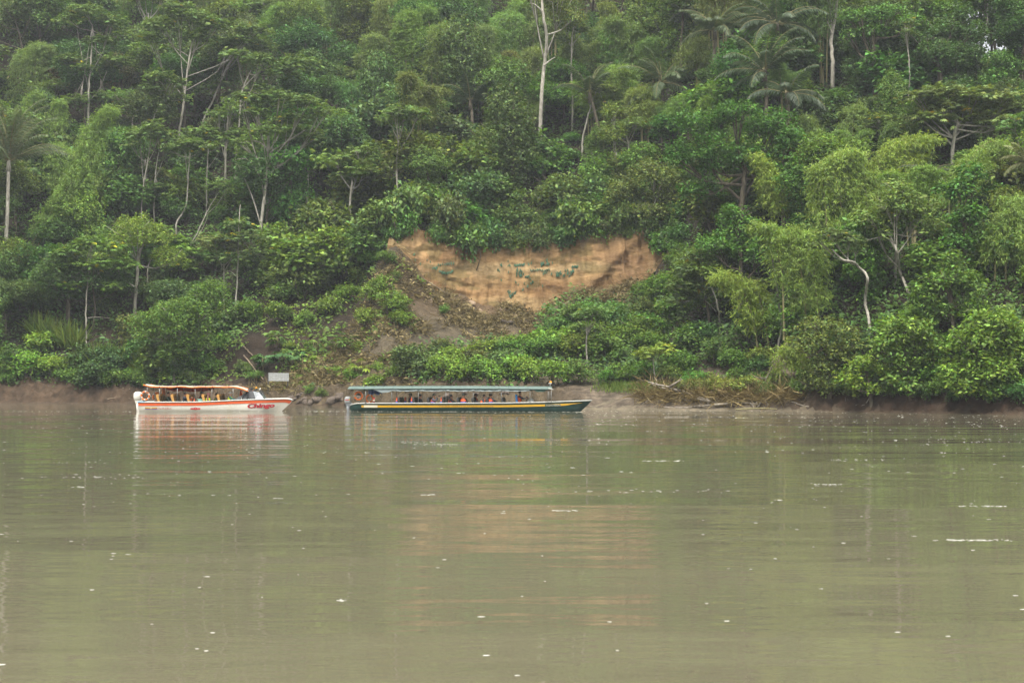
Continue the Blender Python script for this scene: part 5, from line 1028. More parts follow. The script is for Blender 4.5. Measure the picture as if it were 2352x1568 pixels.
sm = seat_mesh(.10, bp_); sm.materials.append(M_TAN); cm = MB().box((-.02, 0, .50), (.07, .30, .50), Matrix.Rotation(-.28, 3, 'Y')).box((.25, 0, .28), (.42, .40, .10)).mesh('cushion'); cm.materials.append(plain('brown_vinyl', (.10, .055, .02), .55, .15, 8)); lm = MB().box((.2, 0, .12), (.3, .3, .26)).mesh('pedestal'); lm.materials.append(M_BLACK)
for x in (1.22, 2.15, 3.14, 4.12, 5.08):
    for y in (-.74, -.27, .27, .74):
        s = empty('seat', (x+.13, y, .245)); s.parent = wb
        for q in (-.2, .2): o = bpy.data.objects.new('side_panel', sm); COL.objects.link(o); o.parent = s; o.location = (0, q, 0)
        for nm, me in (('cushion', cm), ('pedestal', lm)): o = bpy.data.objects.new(nm, me); COL.objects.link(o); o.parent = s
# windscreen
z0 = .79
def quad(pts, mat, name, parent, th=.012, ax=1):
    a = [Vector(p) for p in pts]; n = (a[1]-a[0]).cross(a[-1]-a[0]).normalized()*th; mb = MB(); k = len(a); mb.add([p-n*.5 for p in a]+[p+n*.5 for p in a], [tuple(range(k-1, -1, -1)), tuple(range(k, 2*k))]+[(i, (i+1) % k, k+(i+1) % k, k+i) for i in range(k)]); return mb.build(name, mat, parent)
for sg in (-1, 1):
    quad([(6.12, sg*.86, .74), (7.0, sg*.80, z0), (7.0, sg*.62, 1.30)], M_DGREY, 'canvas_side', wb)
    quad([(7.03, sg*.80, z0), (7.45, sg*.74, z0), (7.24, sg*.60, 1.30), (7.03, sg*.62, 1.30)], M_DGREY, 'screen_side_panel', wb)
    quad([(7.47, sg*.74, z0+.01), (8.0, sg*.52, z0+.01), (7.62, sg*.44, 1.24), (7.26, sg*.60, 1.29)], M_GLASS, 'side_glass', wb)
    MB().tube([(6.95, sg*.84, .74), (6.95, sg*.66, 1.34)], .03, 6).build('roll_bar_post', M_BLACK, wb, True); MB().tube([(6.55, sg*.86, .72), (6.93, sg*.67, 1.30)], .025, 6).build('brace', M_BLACK, wb, True)
    MB().tube([(7.0, sg*.62, 1.34), (7.4, sg*.58, 1.37), (7.7, sg*.46, 1.30), (7.82, sg*.44, 1.15)], .022, 6).build('screen_rail', M_BLACK, wb, True); MB().tube([(8.01, sg*.52, z0), (7.63, sg*.44, 1.25)], .022, 6).build('screen_frame', M_BLACK, wb, True)
quad([(8.0, -.50, z0+.01), (8.0, .50, z0+.01), (7.62, .43, 1.25), (7.62, -.43, 1.25)], M_GLASS, 'front_glass', wb)
MB().tube([(6.95, -.66, 1.34), (6.97, -.4, 1.42), (6.97, .4, 1.42), (6.95, .66, 1.34)], .03, 6).build('roll_bar', M_BLACK, wb, True); MB().ell((7.05, .1, 1.44), (.14, .3, .06)).build('folded_cover', M_BLACK, wb, True)
MB().tube([(7.42, -.2, 1.38), (7.42, -.2, 1.45)], .03, 8).build('beacon_base', M_BLACK, wb); MB().ell((7.42, -.2, 1.50), (.05, .05, .06)).build('beacon', M_BEACON, wb, True)
MB().tube([(7.62, -.3, 1.36), (7.68, -.3, 1.42), (7.70, -.3, 1.50)], [.045, .03, .02], 7).build('horn', M_WHITE, wb, True)
MB().box((6.6, -.88, .80), (.03, .06, .16)).build('deck_cleat', M_RAIL, wb)
wrap_text('Chingo', 6.98, 8.66, .11, .37, H.side, M_INK, wb, .024, .05, .18, .03, 'lettering_outline'); wrap_text('Chingo', 6.96, 8.64, .12, .36, H.side, M_MAROON, wb, .03, .03, .18, .03)  # black painted outline set behind the crimson letters
wrap_text('TN-09-0284-C', 1.27, 2.16, .135, .115, H.side, M_MAROON, wb, .03, -.004)
def decal(x0, x1, za, zb, mat, name, off=.03):
    xs = np.linspace(x0, x1, 8); MB().grid([[(x, -H.side(x, za)-off, za), (x, -H.side(x, zb)-off, zb)] for x in xs]).build(name, mat, wb)
decal(.44, 1.24, .185, .265, M_YELLOW, 'flag_yellow_band'); decal(.44, 1.24, .145, .185, M_BLUEP, 'flag_blue_band'); decal(.44, 1.24, .128, .145, M_RED, 'flag_red_band')
MB().torus((.84, -1.02, .195), .03, .02, 'y', n=12, m=5, squash=.3).build('flag_emblem', M_CREAM, wb, True)
decal(3.36, 3.99, .13, .215, M_RED, 'sponsor_bar'); MB().torus((3.68, -1.04, .175), .085, .012, 'y', n=18, m=5, squash=.5).build('sponsor_circle', M_MAROON, wb, True)
def wpt(b, p): return tuple(b.matrix_basis @ Vector(p))
life_ring(wpt(wb, (.40, -.72, .99)), rad(-8), 'orange and white life ring hung at the white boat stern, beside its motor', .26, .058, 6)
life_ring(wpt(wb, (.98, .1, .90)), rad(12), 'orange life ring half hidden behind the furled curtain of the white boat', .26, .058, 4, .8)

# ---- long green passenger boat
GY = 92.2; GB = np.array([at(812.2, 0, GY)[0], GY, 0.0]); gb = empty('passenger_boat', tuple(GB), rad(-5.0))
tag(gb, 'long dark green river boat with yellow stripe and pale green roof', 'boat')
G = Hull(15.5, [(0, .80), (3, .92), (10, .95), (12.5, .82), (14, .58), (15, .30), (15.4, .12), (15.5, .05)], [(0, .40), (.32, .50), (.6, .515), (6, .53), (10, .55), (12.5, .60), (15.5, .71)], -.35, 1.05, 13.2)
G.build(M_GREEN, gb); G.band(.135, .265, M_YELLOW, gb, 'stripe', .75, 15.0, .012, 1.2); G.rail(.032, M_RAIL, gb)
MB().box((.02, 0, .2), (.07, 1.5, .44)).build('transom', M_RAIL, gb); outboard(gb, -.22, -.1, .50, .92, M_LGREY, M_GREY, (M_RED, M_YELLOW))
MB().grid([[(x, -G.hbm(x)*.97, G.gz(x)+.005), (x, 0, G.gz(x)+.05), (x, G.hbm(x)*.97, G.gz(x)+.005)] for x in np.linspace(13.0, 15.48, 10)]).build('foredeck', M_GREEN, gb, True)
rx = np.linspace(-.12, 12.95, 90); rows = []
for x in rx:
    zc = 1.60+.03*math.sin((x+.1)/13*math.pi); rows.append([(x, y, zc-.15*(abs(y)/1.0)**2.2) for y in np.linspace(-1.02, 1.02, 13)]+[(x, y, zc-.02-.15*(abs(y)/1.0)**2.2) for y in np.linspace(1.02, -1.02, 13)])
MB().grid(rows, True).build('roof', M_ROOF, gb, True)
for x in np.arange(.3, 12.9, .62): MB().tube([(x, y, 1.60+.03*math.sin((x+.1)/13*math.pi)-.15*(abs(y)/1.0)**2.2+.006) for y in np.linspace(-1.0, 1.0, 9)], .012, 5).build('roof_seam', M_ROOF, gb, True)
for sg in (-1, 1):
    MB().box((6.4, sg*.93, 1.40), (12.6, .05, .07)).build('roof_beam', M_DKGREEN, gb)
    post = [1.04, 2.73, 4.45, 6.22, 7.97, 9.77, 11.6, 12.75]
    for x in post + ([12.95] if sg < 0 else []): MB().tube([(x, sg*.90, G.gz(x)-.02), (x, sg*.90, 1.44)], .02, 7).build('roof_post', M_ALU, gb, True)
    for a, b in zip(post[1:-2], post[2:-1]):
        n = 12; MB().tube([(a+(b-a)*i/n, sg*.97, 1.34-.035*math.sin(math.pi*i/n)+.01*math.sin(i*2.1+a)) for i in range(n+1)], [.035+.012*math.sin(i*1.7+a) for i in range(n+1)], 7).build('rolled_tarp', M_TARP, gb, True)
quad([(1.55, -.96, 1.40), (3.0, -.97, 1.38), (2.5, -.96, 1.22), (2.1, -.95, 1.18), (1.8, -.96, 1.30)], M_TARP, 'hanging_tarp', gb, .015)
quad([(11.7, -.96, 1.40), (12.9, -.95, 1.44), (12.5, -.94, 1.28), (12.1, -.95, 1.26)], M_DKGREEN, 'corner_tarp', gb, .015)
MB().tube([(12.74, -.9, 1.48), (12.95, -1.0, 1.46), (13.08, -1.0, 1.40)], .03, 7).build('roof_bow', M_RAIL, gb, True)
MB().tube([(12.85, -.4, 1.56), (12.85, -.4, 1.78)], .04, 7).build('lamp_bracket', M_ALU, gb, True); MB().box((12.85, -.4, 1.80), (.2, .14, .06)).build('lamp_plate', M_RAIL, gb); MB().ell((12.88, -.4, 1.87), (.075, .075, .075)).build('beacon', M_BEACON, gb, True)
MB().box((1.36, -.952, .325), (.86, .012, .145)).build('number_panel', M_CREAM, gb); Gs = lambda x, z: G.side(x, z)
def gdecal(x0, x1, za, zb, mat, name, off): xs = np.linspace(x0, x1, 8); MB().grid([[(x, -G.side(x, za)-off, za+.01*0), (x, -G.side(x, zb)-off, zb)] for x in xs]).build(name, mat, gb)
gb.children[-1].location = (0, .05, 0)
gdecal(.93, 1.80, .245, .395, M_CREAM, 'number_plate', .018)
wrap_text('TN-09-03348', .97, 1.76, .27, .10, Gs, M_INK, gb, .023, .004)
wrap_text('THE BEST PARROT CLAY LICKS IN YASUNI', 5.75, 9.25, .288, .085, Gs, plain('brown_lettering', (.20, .10, .01), .5), gb, .018, .002)
gdecal(12.55, 13.52, .335, .475, M_GREEN, 'name_plate', .016); wrap_text('ZIGZAG HERON', 12.58, 13.49, .35, .11, Gs, M_CREAM, gb, .022, .006, 0, .012)
# seats
bk2 = [(-.12, .10), (-.16, .45), (-.14, .56), (-.06, .57), (-.02, .46), (.02, .10)]
sm2 = MB(); n = len(bk2); sm2.grid([[(a, -.2*(1-.25*(b > .5)), b) for a, b in bk2], [(a, .2*(1-.25*(b > .5)), b) for a, b in bk2]], True); sm2.f += [tuple(range(n)), tuple(n+i for i in range(n-1, -1, -1))]
sm2 = sm2.mesh('backrest'); sm2.materials.append(M_BLACK); cu2 = MB().box((.2, 0, .08), (.42, .40, .10)).mesh('cushion'); cu2.materials.append(M_BLACK); pd2 = MB().box((.18, 0, -.08), (.3, .3, .22)).mesh('pedestal'); pd2.materials.append(M_DGREY)
for k in range(8):
    for y in (-.62, -.2, .26, .68):
        s = empty('seat', (3.25+.95*k, y, .34)); s.parent = gb
        for nm, me in (('backrest', sm2), ('cushion', cu2), ('pedestal', pd2)): o = bpy.data.objects.new(nm, me); COL.objects.link(o); o.parent = s
s = empty('helm_seat', (10.75, -.25, .45)); s.parent = gb; MB().box((-.05, 0, .33), (.12, .42, .62), Matrix.Rotation(-.12, 3, 'Y')).build('backrest', M_CHAIRB, s); MB().box((.2, 0, .03), (.42, .42, .10)).build('cushion', M_CHAIRB, s); MB().tube([(.15, 0, -.4), (.15, 0, 0)], .05, 8).build('pedestal', M_ALU, s)
rows = []
for y, k in ((-.32, .8), (-.26, 1), (.26, 1), (.32, .8)): rows.append([(11.35+(x-11.35)*1, y, z*k+(1-k)*.4) for x, z in [(11.28, .0), (11.30, .55), (11.46, .78), (11.55, .86), (11.66, .86), (11.75, .74), (11.85, .45), (11.9, .0)]])
mb = MB().grid(rows, True); mb.f += [tuple(range(7, -1, -1)), tuple(24+i for i in range(8))]; mb.build('helm_console', M_RAIL, gb, True)
MB().torus((11.30, -.1, .80), .17, .016, 'x', n=18, m=6).build('steering_wheel', M_BLACK, gb, True); MB().box((11.36, .15, .86), (.10, .2, .16), Matrix.Rotation(-.3, 3, 'Y')).build('instrument_panel', M_BLACK, gb)
life_ring(wpt(gb, (.50, -.55, .985)), rad(-6), 'bright orange life ring beside the grey motor of the green boat', .245, .06, 1, 3.1, 0, M_CREAM)
life_ring(wpt(gb, (1.18, -.35, .80)), rad(20), 'darker orange life ring behind the first roof post of the green boat', .23, .055, 2, -1.7)
g = empty('hanging_cloth', wpt(gb, (1.1, -.3, 1.40))); rws = []
for i in range(16): x = i*.057; rws.append([(x, .05*math.sin(i*1.3), 0), (x, .09*math.sin(i*1.3+.5), -.12-.03*math.sin(i*.9)), (x, .06*math.sin(i*1.5+1), -.24-.10*abs(math.sin(i*.45))-.06*(i % 3 == 0))])
MB().grid(rws).build('cloth', M_BLUE, g, True); tag(g, 'dark blue cloth hanging under the green boat roof near the stern', 'cloth')
g = empty('fire_extinguisher', wpt(gb, (1.52, -.62, .56))); MB().tube([(0, 0, -.02), (0, 0, .28), (0, 0, .33)], [.06, .06, .03], 9).build('cylinder_body', M_FIREX, g, True); MB().box((0, 0, .14), (.125, .125, .10)).build('paper_sticker', M_CREAM, g); MB().box((.02, 0, .36), (.09, .03, .05)).build('handle', M_BLACK, g); tag(g, 'red fire extinguisher beside the blue cloth on the green boat', 'extinguisher')
mb = MB(); mb.tube([wpt(gb, p) for p in ((15.1, 0, .42), (15.5, -.1, .33), (16.1, -.2, .20))], .02, 6); tag(mb.build('mooring_stick', M_WOOD, None, True), 'short dark stick pointing out of the green boat bow', 'stick')

# ------------------------------------------------------------------ people and what they carry
M_SKIN = plain('skin', (.30, .15, .09), .5, .06, 12); M_SKIN2 = plain('lighter_skin', (.42, .24, .16), .5, .06, 12); M_HAIR = plain('dark_hair', (.012, .009, .007), .5, .2, 20); M_VO = plain('orange_vest_cloth', (0.476, 0.070, 0.014), .7, .1, 8); M_VB = plain('blue_vest_cloth', (.05, .08, .36), .7, .1, 8); M_VY = plain('yellow_green_vest_cloth', (.42, .50, .02), .7, .1, 8)
M_PANTS = plain('dark_trousers', (.03, .03, .035), .8, .15, 8)
def clothmat(n_, c): return plain(n_, c, .8, .15, 9)
def skin_body(joints, edges, rads):
    me = bpy.data.meshes.new('b'); me.from_pydata([tuple(j) for j in joints], edges, []); o = bpy.data.objects.new('b', me); TMP.collection.objects.link(o)
    md = o.modifiers.new('s', 'SKIN'); sb = o.modifiers.new('ss', 'SUBSURF'); sb.levels = sb.render_levels = 1
    if not me.skin_vertices: me.attributes.new('skin', 'FLOAT', 'POINT')
    sv = me.skin_vertices[0].data
    for i, r in enumerate(rads): sv[i].radius = r if hasattr(r, '__len__') else (r, r); sv[i].use_root = (i == 0)
    m = bpy.data.meshes.new_from_object(evald(o)); bpy.data.objects.remove(o, do_unlink=True); return m
def person(boat, p, label, shirt, lean=.06, turn=0.0, arms='lap', vest=None, hat=None, skin=None, scale=1.0, head=(0, 0)):
    """a seated figure facing the bow; p: the seat point in boat space"""
    skin = skin or M_SKIN; J, E, R, K = [], [], [], []
    def j(pt, r, k, par=None):
        J.append(pt); R.append(r); K.append(k)
        if par is not None: E.append((par, len(J)-1))
        return len(J)-1
    lx = lambda z: -math.sin(lean)*0 + lean*z*1.0
    pel = j((0, 0, .09), (.15, .13), 'p'); wa = j((lx(.2), 0, .22), (.135, .115), 's', pel); ch = j((lx(.38), 0, .38), (.165, .125), 's', wa); nb = j((lx(.5), 0, .50), (.075, .075), 's', ch); nk = j((lx(.55)+.01, 0, .555), (.055, .055), 'k', nb)
    hx = lx(.6)+.02+head[0]; hd = j((hx, head[1], .63), (.078, .085), 'k', nk); hd2 = j((hx-.005, head[1], .71), (.083, .09), 'k', hd); j((hx-.015, head[1], .775), (.055, .06), 'k', hd2)
    j((hx+.088, head[1], .665), (.012, .012), 'k', hd)                      # nose
    for sg in (-1, 1):
        j((hx-.005, head[1]+sg*.088, .67), (.010, .014), 'k', hd)            # ear
        sh = j((lx(.46), sg*.19, .455), (.07, .07), 's', ch)
        if arms == 'lap': el, wr, hn = (.10+lx(.3), sg*.25, .22), (.30, sg*.17, .17), (.37, sg*.14, .17)
        elif arms == 'raise': el, wr, hn = (.20+lx(.3), sg*.22, .36), (.33, sg*.12, .56), (.36, sg*.09, .63)
        elif arms == 'reach' : el, wr, hn = ((.26, sg*.22, .44), (.50, sg*.2, .46), (.58, sg*.19, .46)) if sg < 0 else ((.10, sg*.25, .22), (.30, sg*.17, .17), (.37, sg*.14, .17))
        else: el, wr, hn = (.24+lx(.3), sg*.23, .30), (.42, sg*.18, .34), (.49, sg*.16, .36)
        e = j(el, (.05, .05), 's', sh); w_ = j(wr, (.034, .034), 's', e); h = j(hn, (.038, .022), 'k', w_)
        dv = np.array(hn)-np.array(wr); dv /= np.linalg.norm(dv); sd = np.array([0, 1, 0])
        for f, (off, ln) in enumerate([(-.03, .070), (-.010, .082), (.010, .078), (.028, .062)]):
            a = np.array(hn)+dv*.035+sd*off; f1 = j(tuple(a+dv*ln*.5+np.array([0, 0, .004])), .009, 'k', h); j(tuple(a+dv*ln*.85+np.array([0, 0, -.022])), .008, 'k', f1)
        j(tuple(np.array(hn)-dv*.01+np.array([0, -sg*.05, .015])), .011, 'k', h)
        hp = j((.06, sg*.09, .06), (.10, .09), 'p', pel); kn = j((.43, sg*.12, .09), (.062, .062), 'p', hp); an = j((.46, sg*.12, -.26), (.042, .042), 'p', kn); j((.56, sg*.12, -.30), (.04, .03), 'b', an)
    m = skin_body(J, E, R); root = empty('person', wpt(boat, p), boat.rotation_euler.z+turn); root.scale = (scale,)*3
    for mt in (shirt, skin, M_PANTS, M_BLACK): m.materials.append(mt)
    # colour each face by the nearest bone
    A = np.array([J[a] for a, b in E]); B = np.array([J[b] for a, b in E]); KK = [K[b] for a, b in E]; idx = []
    for f in m.polygons:
        c = np.array(f.center); t = np.clip(((c-A)*(B-A)).sum(1)/np.maximum(((B-A)**2).sum(1), 1e-9), 0, 1); d = np.linalg.norm(c-(A+(B-A)*t[:, None]), axis=1); k = KK[int(np.argmin(d))]; idx.append({'s': 0, 'k': 1, 'p': 2, 'b': 3}[k])
    m.polygons.foreach_set('material_index', np.array(idx, np.int32)); m.polygons.foreach_set('use_smooth', np.ones(len(m.polygons), bool)); m.update(); o = bpy.data.objects.new('body', m); COL.objects.link(o); o.parent = root
    if vest:
        rows = []; zs = [.10, .20, .30, .40, .455, .50]; rr = [(.185, .155), (.185, .155), (.195, .165), (.20, .165), (.17, .13), (.10, .10)]
        def ring(z, r): return [(lx(z)+r[1]*math.cos(a), r[0]*math.sin(a), z) for a in np.linspace(0, 2*math.pi, 14, endpoint=False)]
        cut = 3 if len(vest) > 1 else 0
        if cut: MB().grid([ring(z, r) for z, r in zip(zs[:cut], rr[:cut])], True).build('vest_lower', vest[1], root, True); 
        MB().grid([ring(z, r) for z, r in zip(zs[max(cut-1, 0):], rr[max(cut-1, 0):])], True).build('vest_upper', vest[0], root, True)
    if hat: 
        MB().ell((hx-.01, head[1], .735), (.112, .108, .085), 12, 7).build('cap', hat, root, True); MB().ell((hx+.10, head[1], .715), (.09, .075, .012), 10, 5).build('cap_brim', hat, root, True)
    else: MB().ell((hx-.025, head[1], .725), (.098, .105, .095), 12, 7).build('hair', M_HAIR, root, True)
    tag(root, label, 'person'); return root
navy = clothmat('navy_cloth', (.015, .02, .032)); maroon = clothmat('maroon_cloth', (.10, .015, .03)); teal = clothmat('teal_cloth', (.01, .10, .09)); greyc = clothmat('grey_cloth', (.06, .07, .09)); blackc = clothmat('black_cloth', (.012, .012, .014)); white_h = clothmat('white_cap', (0.465, 0.450, 0.420)); pink_h = clothmat('dusty_pink_cap', (.30, .12, .12)); capg = clothmat('green_grey_cap', (.07, .09, .08))
person(wb, (2.85, -.62, .42), 'person in navy jacket reaching forward among the yellow seats', navy, .12, 0, 'reach')
person(wb, (4.38, -.66, .36), 'person in maroon top with yellow vest and pink cap on white boat', maroon, .05, 0, 'lap', (M_VY,), pink_h)
person(wb, (4.75, .30, .36), 'dark-haired person in yellow vest behind the maroon-topped one', greyc, .05, 0, 'lap', (M_VY,))
person(wb, (5.78, -.50, .44), 'person in white cap, teal top and yellow vest behind the windscreen', teal, .02, 0, 'fwd', (M_VY,), white_h, M_SKIN2)
person(wb, (1.75, -.30, .44), 'person in dark green shirt on the rearmost yellow seats', clothmat('dark_green_cloth_shirt', (.02, .04, .03)), .05, 0, 'lap', None, None)
person(wb, (3.75, .28, .44), 'person in orange vest on the far yellow seats of the middle rows', blackc, .05, 0, 'fwd', (M_VO,), capg)
person(gb, (7.95, .26, .34), 'person in orange vest on the far seats at the fifth post', greyc, .08, 0, 'lap', (M_VO, M_VB), None)
person(gb, (3.70, .20, .34), 'person in navy on the far seats of the rearmost row', navy, .06, 0, 'lap', None, capg)
person(gb, (4.42, -.25, .30), 'person in dark clothes beside the third roof post of the green boat', blackc, .10, 0, 'lap', None)
person(gb, (5.30, -.55, .32), 'person in cap and orange vest raising binoculars on the green boat', greyc, .14, 0, 'raise', (M_VO, M_VB), capg)
person(gb, (6.42, -.30, .28), 'dark-haired person in orange vest holding hands forward beside the fourth post', navy, .10, 0, 'fwd', (M_VO, M_VB))
person(gb, (7.30, -.62, .33), 'person seen from behind in orange and blue vest at mid-boat', blackc, .02, rad(75), 'lap', (M_VO, M_VB), capg)
person(gb, (8.42, -.60, .27), 'person bent forward in a dull orange vest past the fifth post', navy, .38, 0, 'lap', (M_VO, M_VB))
person(gb, (9.02, -.58, .33), 'person turned to the shore in bright orange and blue vest', greyc, .06, rad(60), 'fwd', (M_VO, M_VB))
person(gb, (10.85, -.25, .50), 'boat driver in orange vest on the blue helm seat', navy, .08, 0, 'fwd', (M_VO,), None)
mb = MB(); b_ = wpt(gb, (5.30+.42, -.55, .32+.66)); tag(MB().box(b_, (.10, .14, .07)).box((b_[0]+.07, b_[1]-.04, b_[2]), (.07, .055, .055)).box((b_[0]+.07, b_[1]+.04, b_[2]), (.07, .055, .055)).build('binoculars', M_BLACK), 'black binoculars held by the capped person on the green boat', 'binoculars')
def jacket(boat, p, label, mats, s=1.0, rz=0.0):
    root = empty('life_jacket', wpt(boat, p), boat.rotation_euler.z+rz); root.scale = (s,)*3
    MB().box((0, 0, .33), (.10, .34, .22), taper=.8).build('upper_panel', mats[0], root); MB().box((0, 0, .11), (.11, .36, .215)).build('lower_panel', mats[1], root)
    for q in (-.1, .1): MB().tube([(-.03, q, .43), (0, q, .50), (.04, q, .43)], .025, 6).build('shoulder_strap', mats[0], root, True)
    tag(root, label, 'life jacket')
for i, (x, y, nm) in enumerate([(3.02, -.62, 'over the rearmost seat'), (3.42, .3, 'on the far seat of the rearmost row'), (3.98, -.62, 'on the second seat row, outer side'), (4.30, .25, 'on the far seat of the second row'), (5.90, -.62, 'on the seat behind the fourth post'), (6.05, .25, 'on the far seat beside the fourth post'), (8.72, .25, 'on the far seat past the fifth post')]):
    jacket(gb, (x, y, .45), 'orange and blue life jacket ' + nm + ', green boat', (M_VO, M_VB), .9)
jacket(wb, (6.38, .15, .80), 'plain orange life jacket hanging behind the white boat windscreen', (M_VO, M_VO), 1.1)
jacket(wb, (3.55, -.7, .45), 'orange-red life jacket lying among the seats of the white boat', (M_VO, M_RED), .75); jacket(wb, (3.32, -.6, .45), 'second orange-red life jacket with pale patch beside the pale green box', (M_VO, M_VO), .75)
g = empty('storage_box', wpt(wb, (3.92, -.55, .42))); MB().box((0, 0, .17), (.32, .4, .34), taper=.95).build('box_body', M_TEAL, g); MB().box((0, 0, .36), (.34, .42, .04)).build('lid', M_TEAL, g); tag(g, 'pale green plastic box between the white boat seats', 'box')

# ------------------------------------------------------------------ sign, rocks, wood, parrots, foam
M_PLANK = plain('weathered_plank', (.23, .24, .235), .85, .22, 7, bump=.01); M_POST = plain('dark_post', (.03, .028, .025), .8, .2, 6)
SG = place(640, 906, 0); Ys = SG[1]; sg = empty('sign_board', (SG[0], Ys, SG[2])); pxs = FX/Ys
p0 = at(614, 875, Ys)-SG; p1 = at(661, 856, Ys)-SG
for k in range(5): z = p0[2]+(p1[2]-p0[2])*(k+.5)/5; MB().box((0, 0, z), (p1[0]-p0[0]-.02*(k % 2), .03, (p1[2]-p0[2])/5-.012), Matrix.Rotation(rad(.8), 3, 'Y')).build('plank', M_PLANK, sg)
for x in (p0[0]+.06, p1[0]-.02): MB().box((x, .05, p1[2]/2-.15), (.07, .07, p1[2]+.25)).build('post', M_POST, sg)
tag(sg, 'weathered grey plank sign on two dark posts on the bank', 'sign')
M_ROCK = plain('river_rock', (.075, .058, .045), .9, .3, 3, bump=.05)
RP = []
for k in range(5):
    r_ = np.random.RandomState(900+k); mb = MB(); ph = r_.rand(3)*20
    def df(p): n = p.normalized() if p.length > 0 else p; return p*(1+.35*float(fbm(n.x*1.4+ph[0], n.y*1.4+ph[1], n.z*1.4+ph[2], o=3)))
    mb.ell((0, 0, 0), (1, r_.uniform(.6, .9), r_.uniform(.5, .75)), 14, 9, f=df); m = mb.mesh('rock', True); m.materials.append(M_ROCK); RP.append(m)
rk = np.random.RandomState(33); rocks_ = []
for i in range(46):
    if i < 30: u = rk.uniform(655, 830); v = 931 - abs(rk.randn())*11
    elif i < 38: u = rk.uniform(860, 1180); v = rk.uniform(895, 926)
    else: u = rk.uniform(1040, 1260); v = rk.uniform(690, 745)
    g_ = place(u, v, 0); s = rk.uniform(.16, .42)*(1.5 if i % 7 == 0 else 1); o = bpy.data.objects.new('rock', RP[i % 5]); COL.objects.link(o); o.location = (g_[0], g_[1], g_[2]+s*.12); o.scale = (s, s, s*.85); o.rotation_euler = (rk.rand()*.5, rk.rand()*.5, rk.rand()*6); o['category'] = 'rock'; rocks_.append((u, s, i, o))
for nm, sel in (('on shore between the boats', [r for r in rocks_ if r[2] < 30]), ('seen under the green boat roof', [r for r in rocks_ if 30 <= r[2] < 38]), ('at the foot of the clay face', [r for r in rocks_ if r[2] >= 38])):
    sel.sort(key=lambda r: r[0]); 
    for i, r in enumerate(sel):
        q = ['first', 'second', 'third', 'fourth', 'fifth', 'sixth', 'seventh', 'eighth', 'ninth', 'tenth', 'eleventh', 'twelfth', 'thirteenth', 'fourteenth', 'fifteenth', 'sixteenth', 'seventeenth', 'eighteenth', 'nineteenth', 'twentieth', 'twenty-first', 'twenty-second', 'twenty-third', 'twenty-fourth', 'twenty-fifth', 'twenty-sixth', 'twenty-seventh', 'twenty-eighth', 'twenty-ninth', 'thirtieth'][i]
        r[3]['label'] = '%s brown rock %s, %s from white boat' % ('large' if r[1] > .4 else 'small' if r[1] < .24 else 'rounded', nm, q); r[3]['group'] = 'rocks ' + nm
M_CROCK = plain('clay_rubble', (.24, .175, .115), .9, .25, 3, bump=.05); cr_ = []
for i in range(26):
    x = rk.uniform(-8, 9); y = float(cl_y(x))-rk.uniform(.2, 2.8); s = rk.uniform(.12, .34); me = RP[i % 5]; o = bpy.data.objects.new('clay_boulder', me.copy()); o.data.materials.clear(); o.data.materials.append(M_CROCK); COL.objects.link(o); o.location = (x, y, on(x, y)+s*.15); o.scale = (s*1.2, s, s*.8); o.rotation_euler = (rk.rand(), rk.rand(), rk.rand()*6); cr_.append((x, s, o))
cr_.sort(key=lambda r: -r[0]); OR_ = ORD[1:]
for i, (x, s, o) in enumerate(cr_): tag(o, '%s tan clay lump fallen below the clay face, %s from the thick pale log' % ('large' if s > .26 else 'small' if s < .18 else 'rounded', OR_[i]), 'clay lump', 'clay lumps under the clay face')
wr = np.random.RandomState(44)
def stick(pts, r0, r1, label, mat=None, Y=None, h=.15, twigs=2, cat_='branch', name='driftwood_branch', group=None, dy=0.0):
    g_ = place(pts[0][0], pts[0][1], h) if Y is None else None; Y0 = g_[1] if Y is None else Y
    q = []
    ub, vb = max(pts, key=lambda a: a[1]); Yb = place(ub, vb, .08)[1] if Y is None else Y
    for i, (u, v) in enumerate(pts):
        Yp = Yb if Y is not None else float(np.clip(place(u, v, .25)[1], Yb-2, Yb+(1.2 if cat_ == 'branch' else 9)))
        p = at(u, v, Yp); gz = on(p[0], p[1]); p[2] = max(p[2], gz+.02); q.append(p)
    base = q[0].copy(); q = [p-base for p in q]; pp = pathpts(q, max(6*(len(q)-1), 6)); pp = wobble(pp, wr, .03); mb = MB(); mb.tube(pp, taper(len(pp), r0, r1), 7)
    root = empty(name, tuple(base)); mb.build('main_stem', mat or M_WOOD, root, True)
    L = np.linalg.norm(np.array(pp[-1])-np.array(pp[0]))
    for k in range(twigs):
        s = np.array(pp[int(len(pp)*wr.uniform(.35, .9))]); d = unit(np.array(pp[-1])-np.array(pp[0]))*.6+wr.randn(3)*np.array([.6, .4, .5]); e = s+unit(d)*L*wr.uniform(.15, .35); MB().tube([tuple(s), tuple((s+e)/2+wr.randn(3)*.04), tuple(e)], [r1*1.0+.008, r1*.8, r1*.35], 5).build('twig', mat or M_WOOD, root, True)
    tag(root, label, cat_, group); return root
D_ = 'in the driftwood tangle on the mudflat'
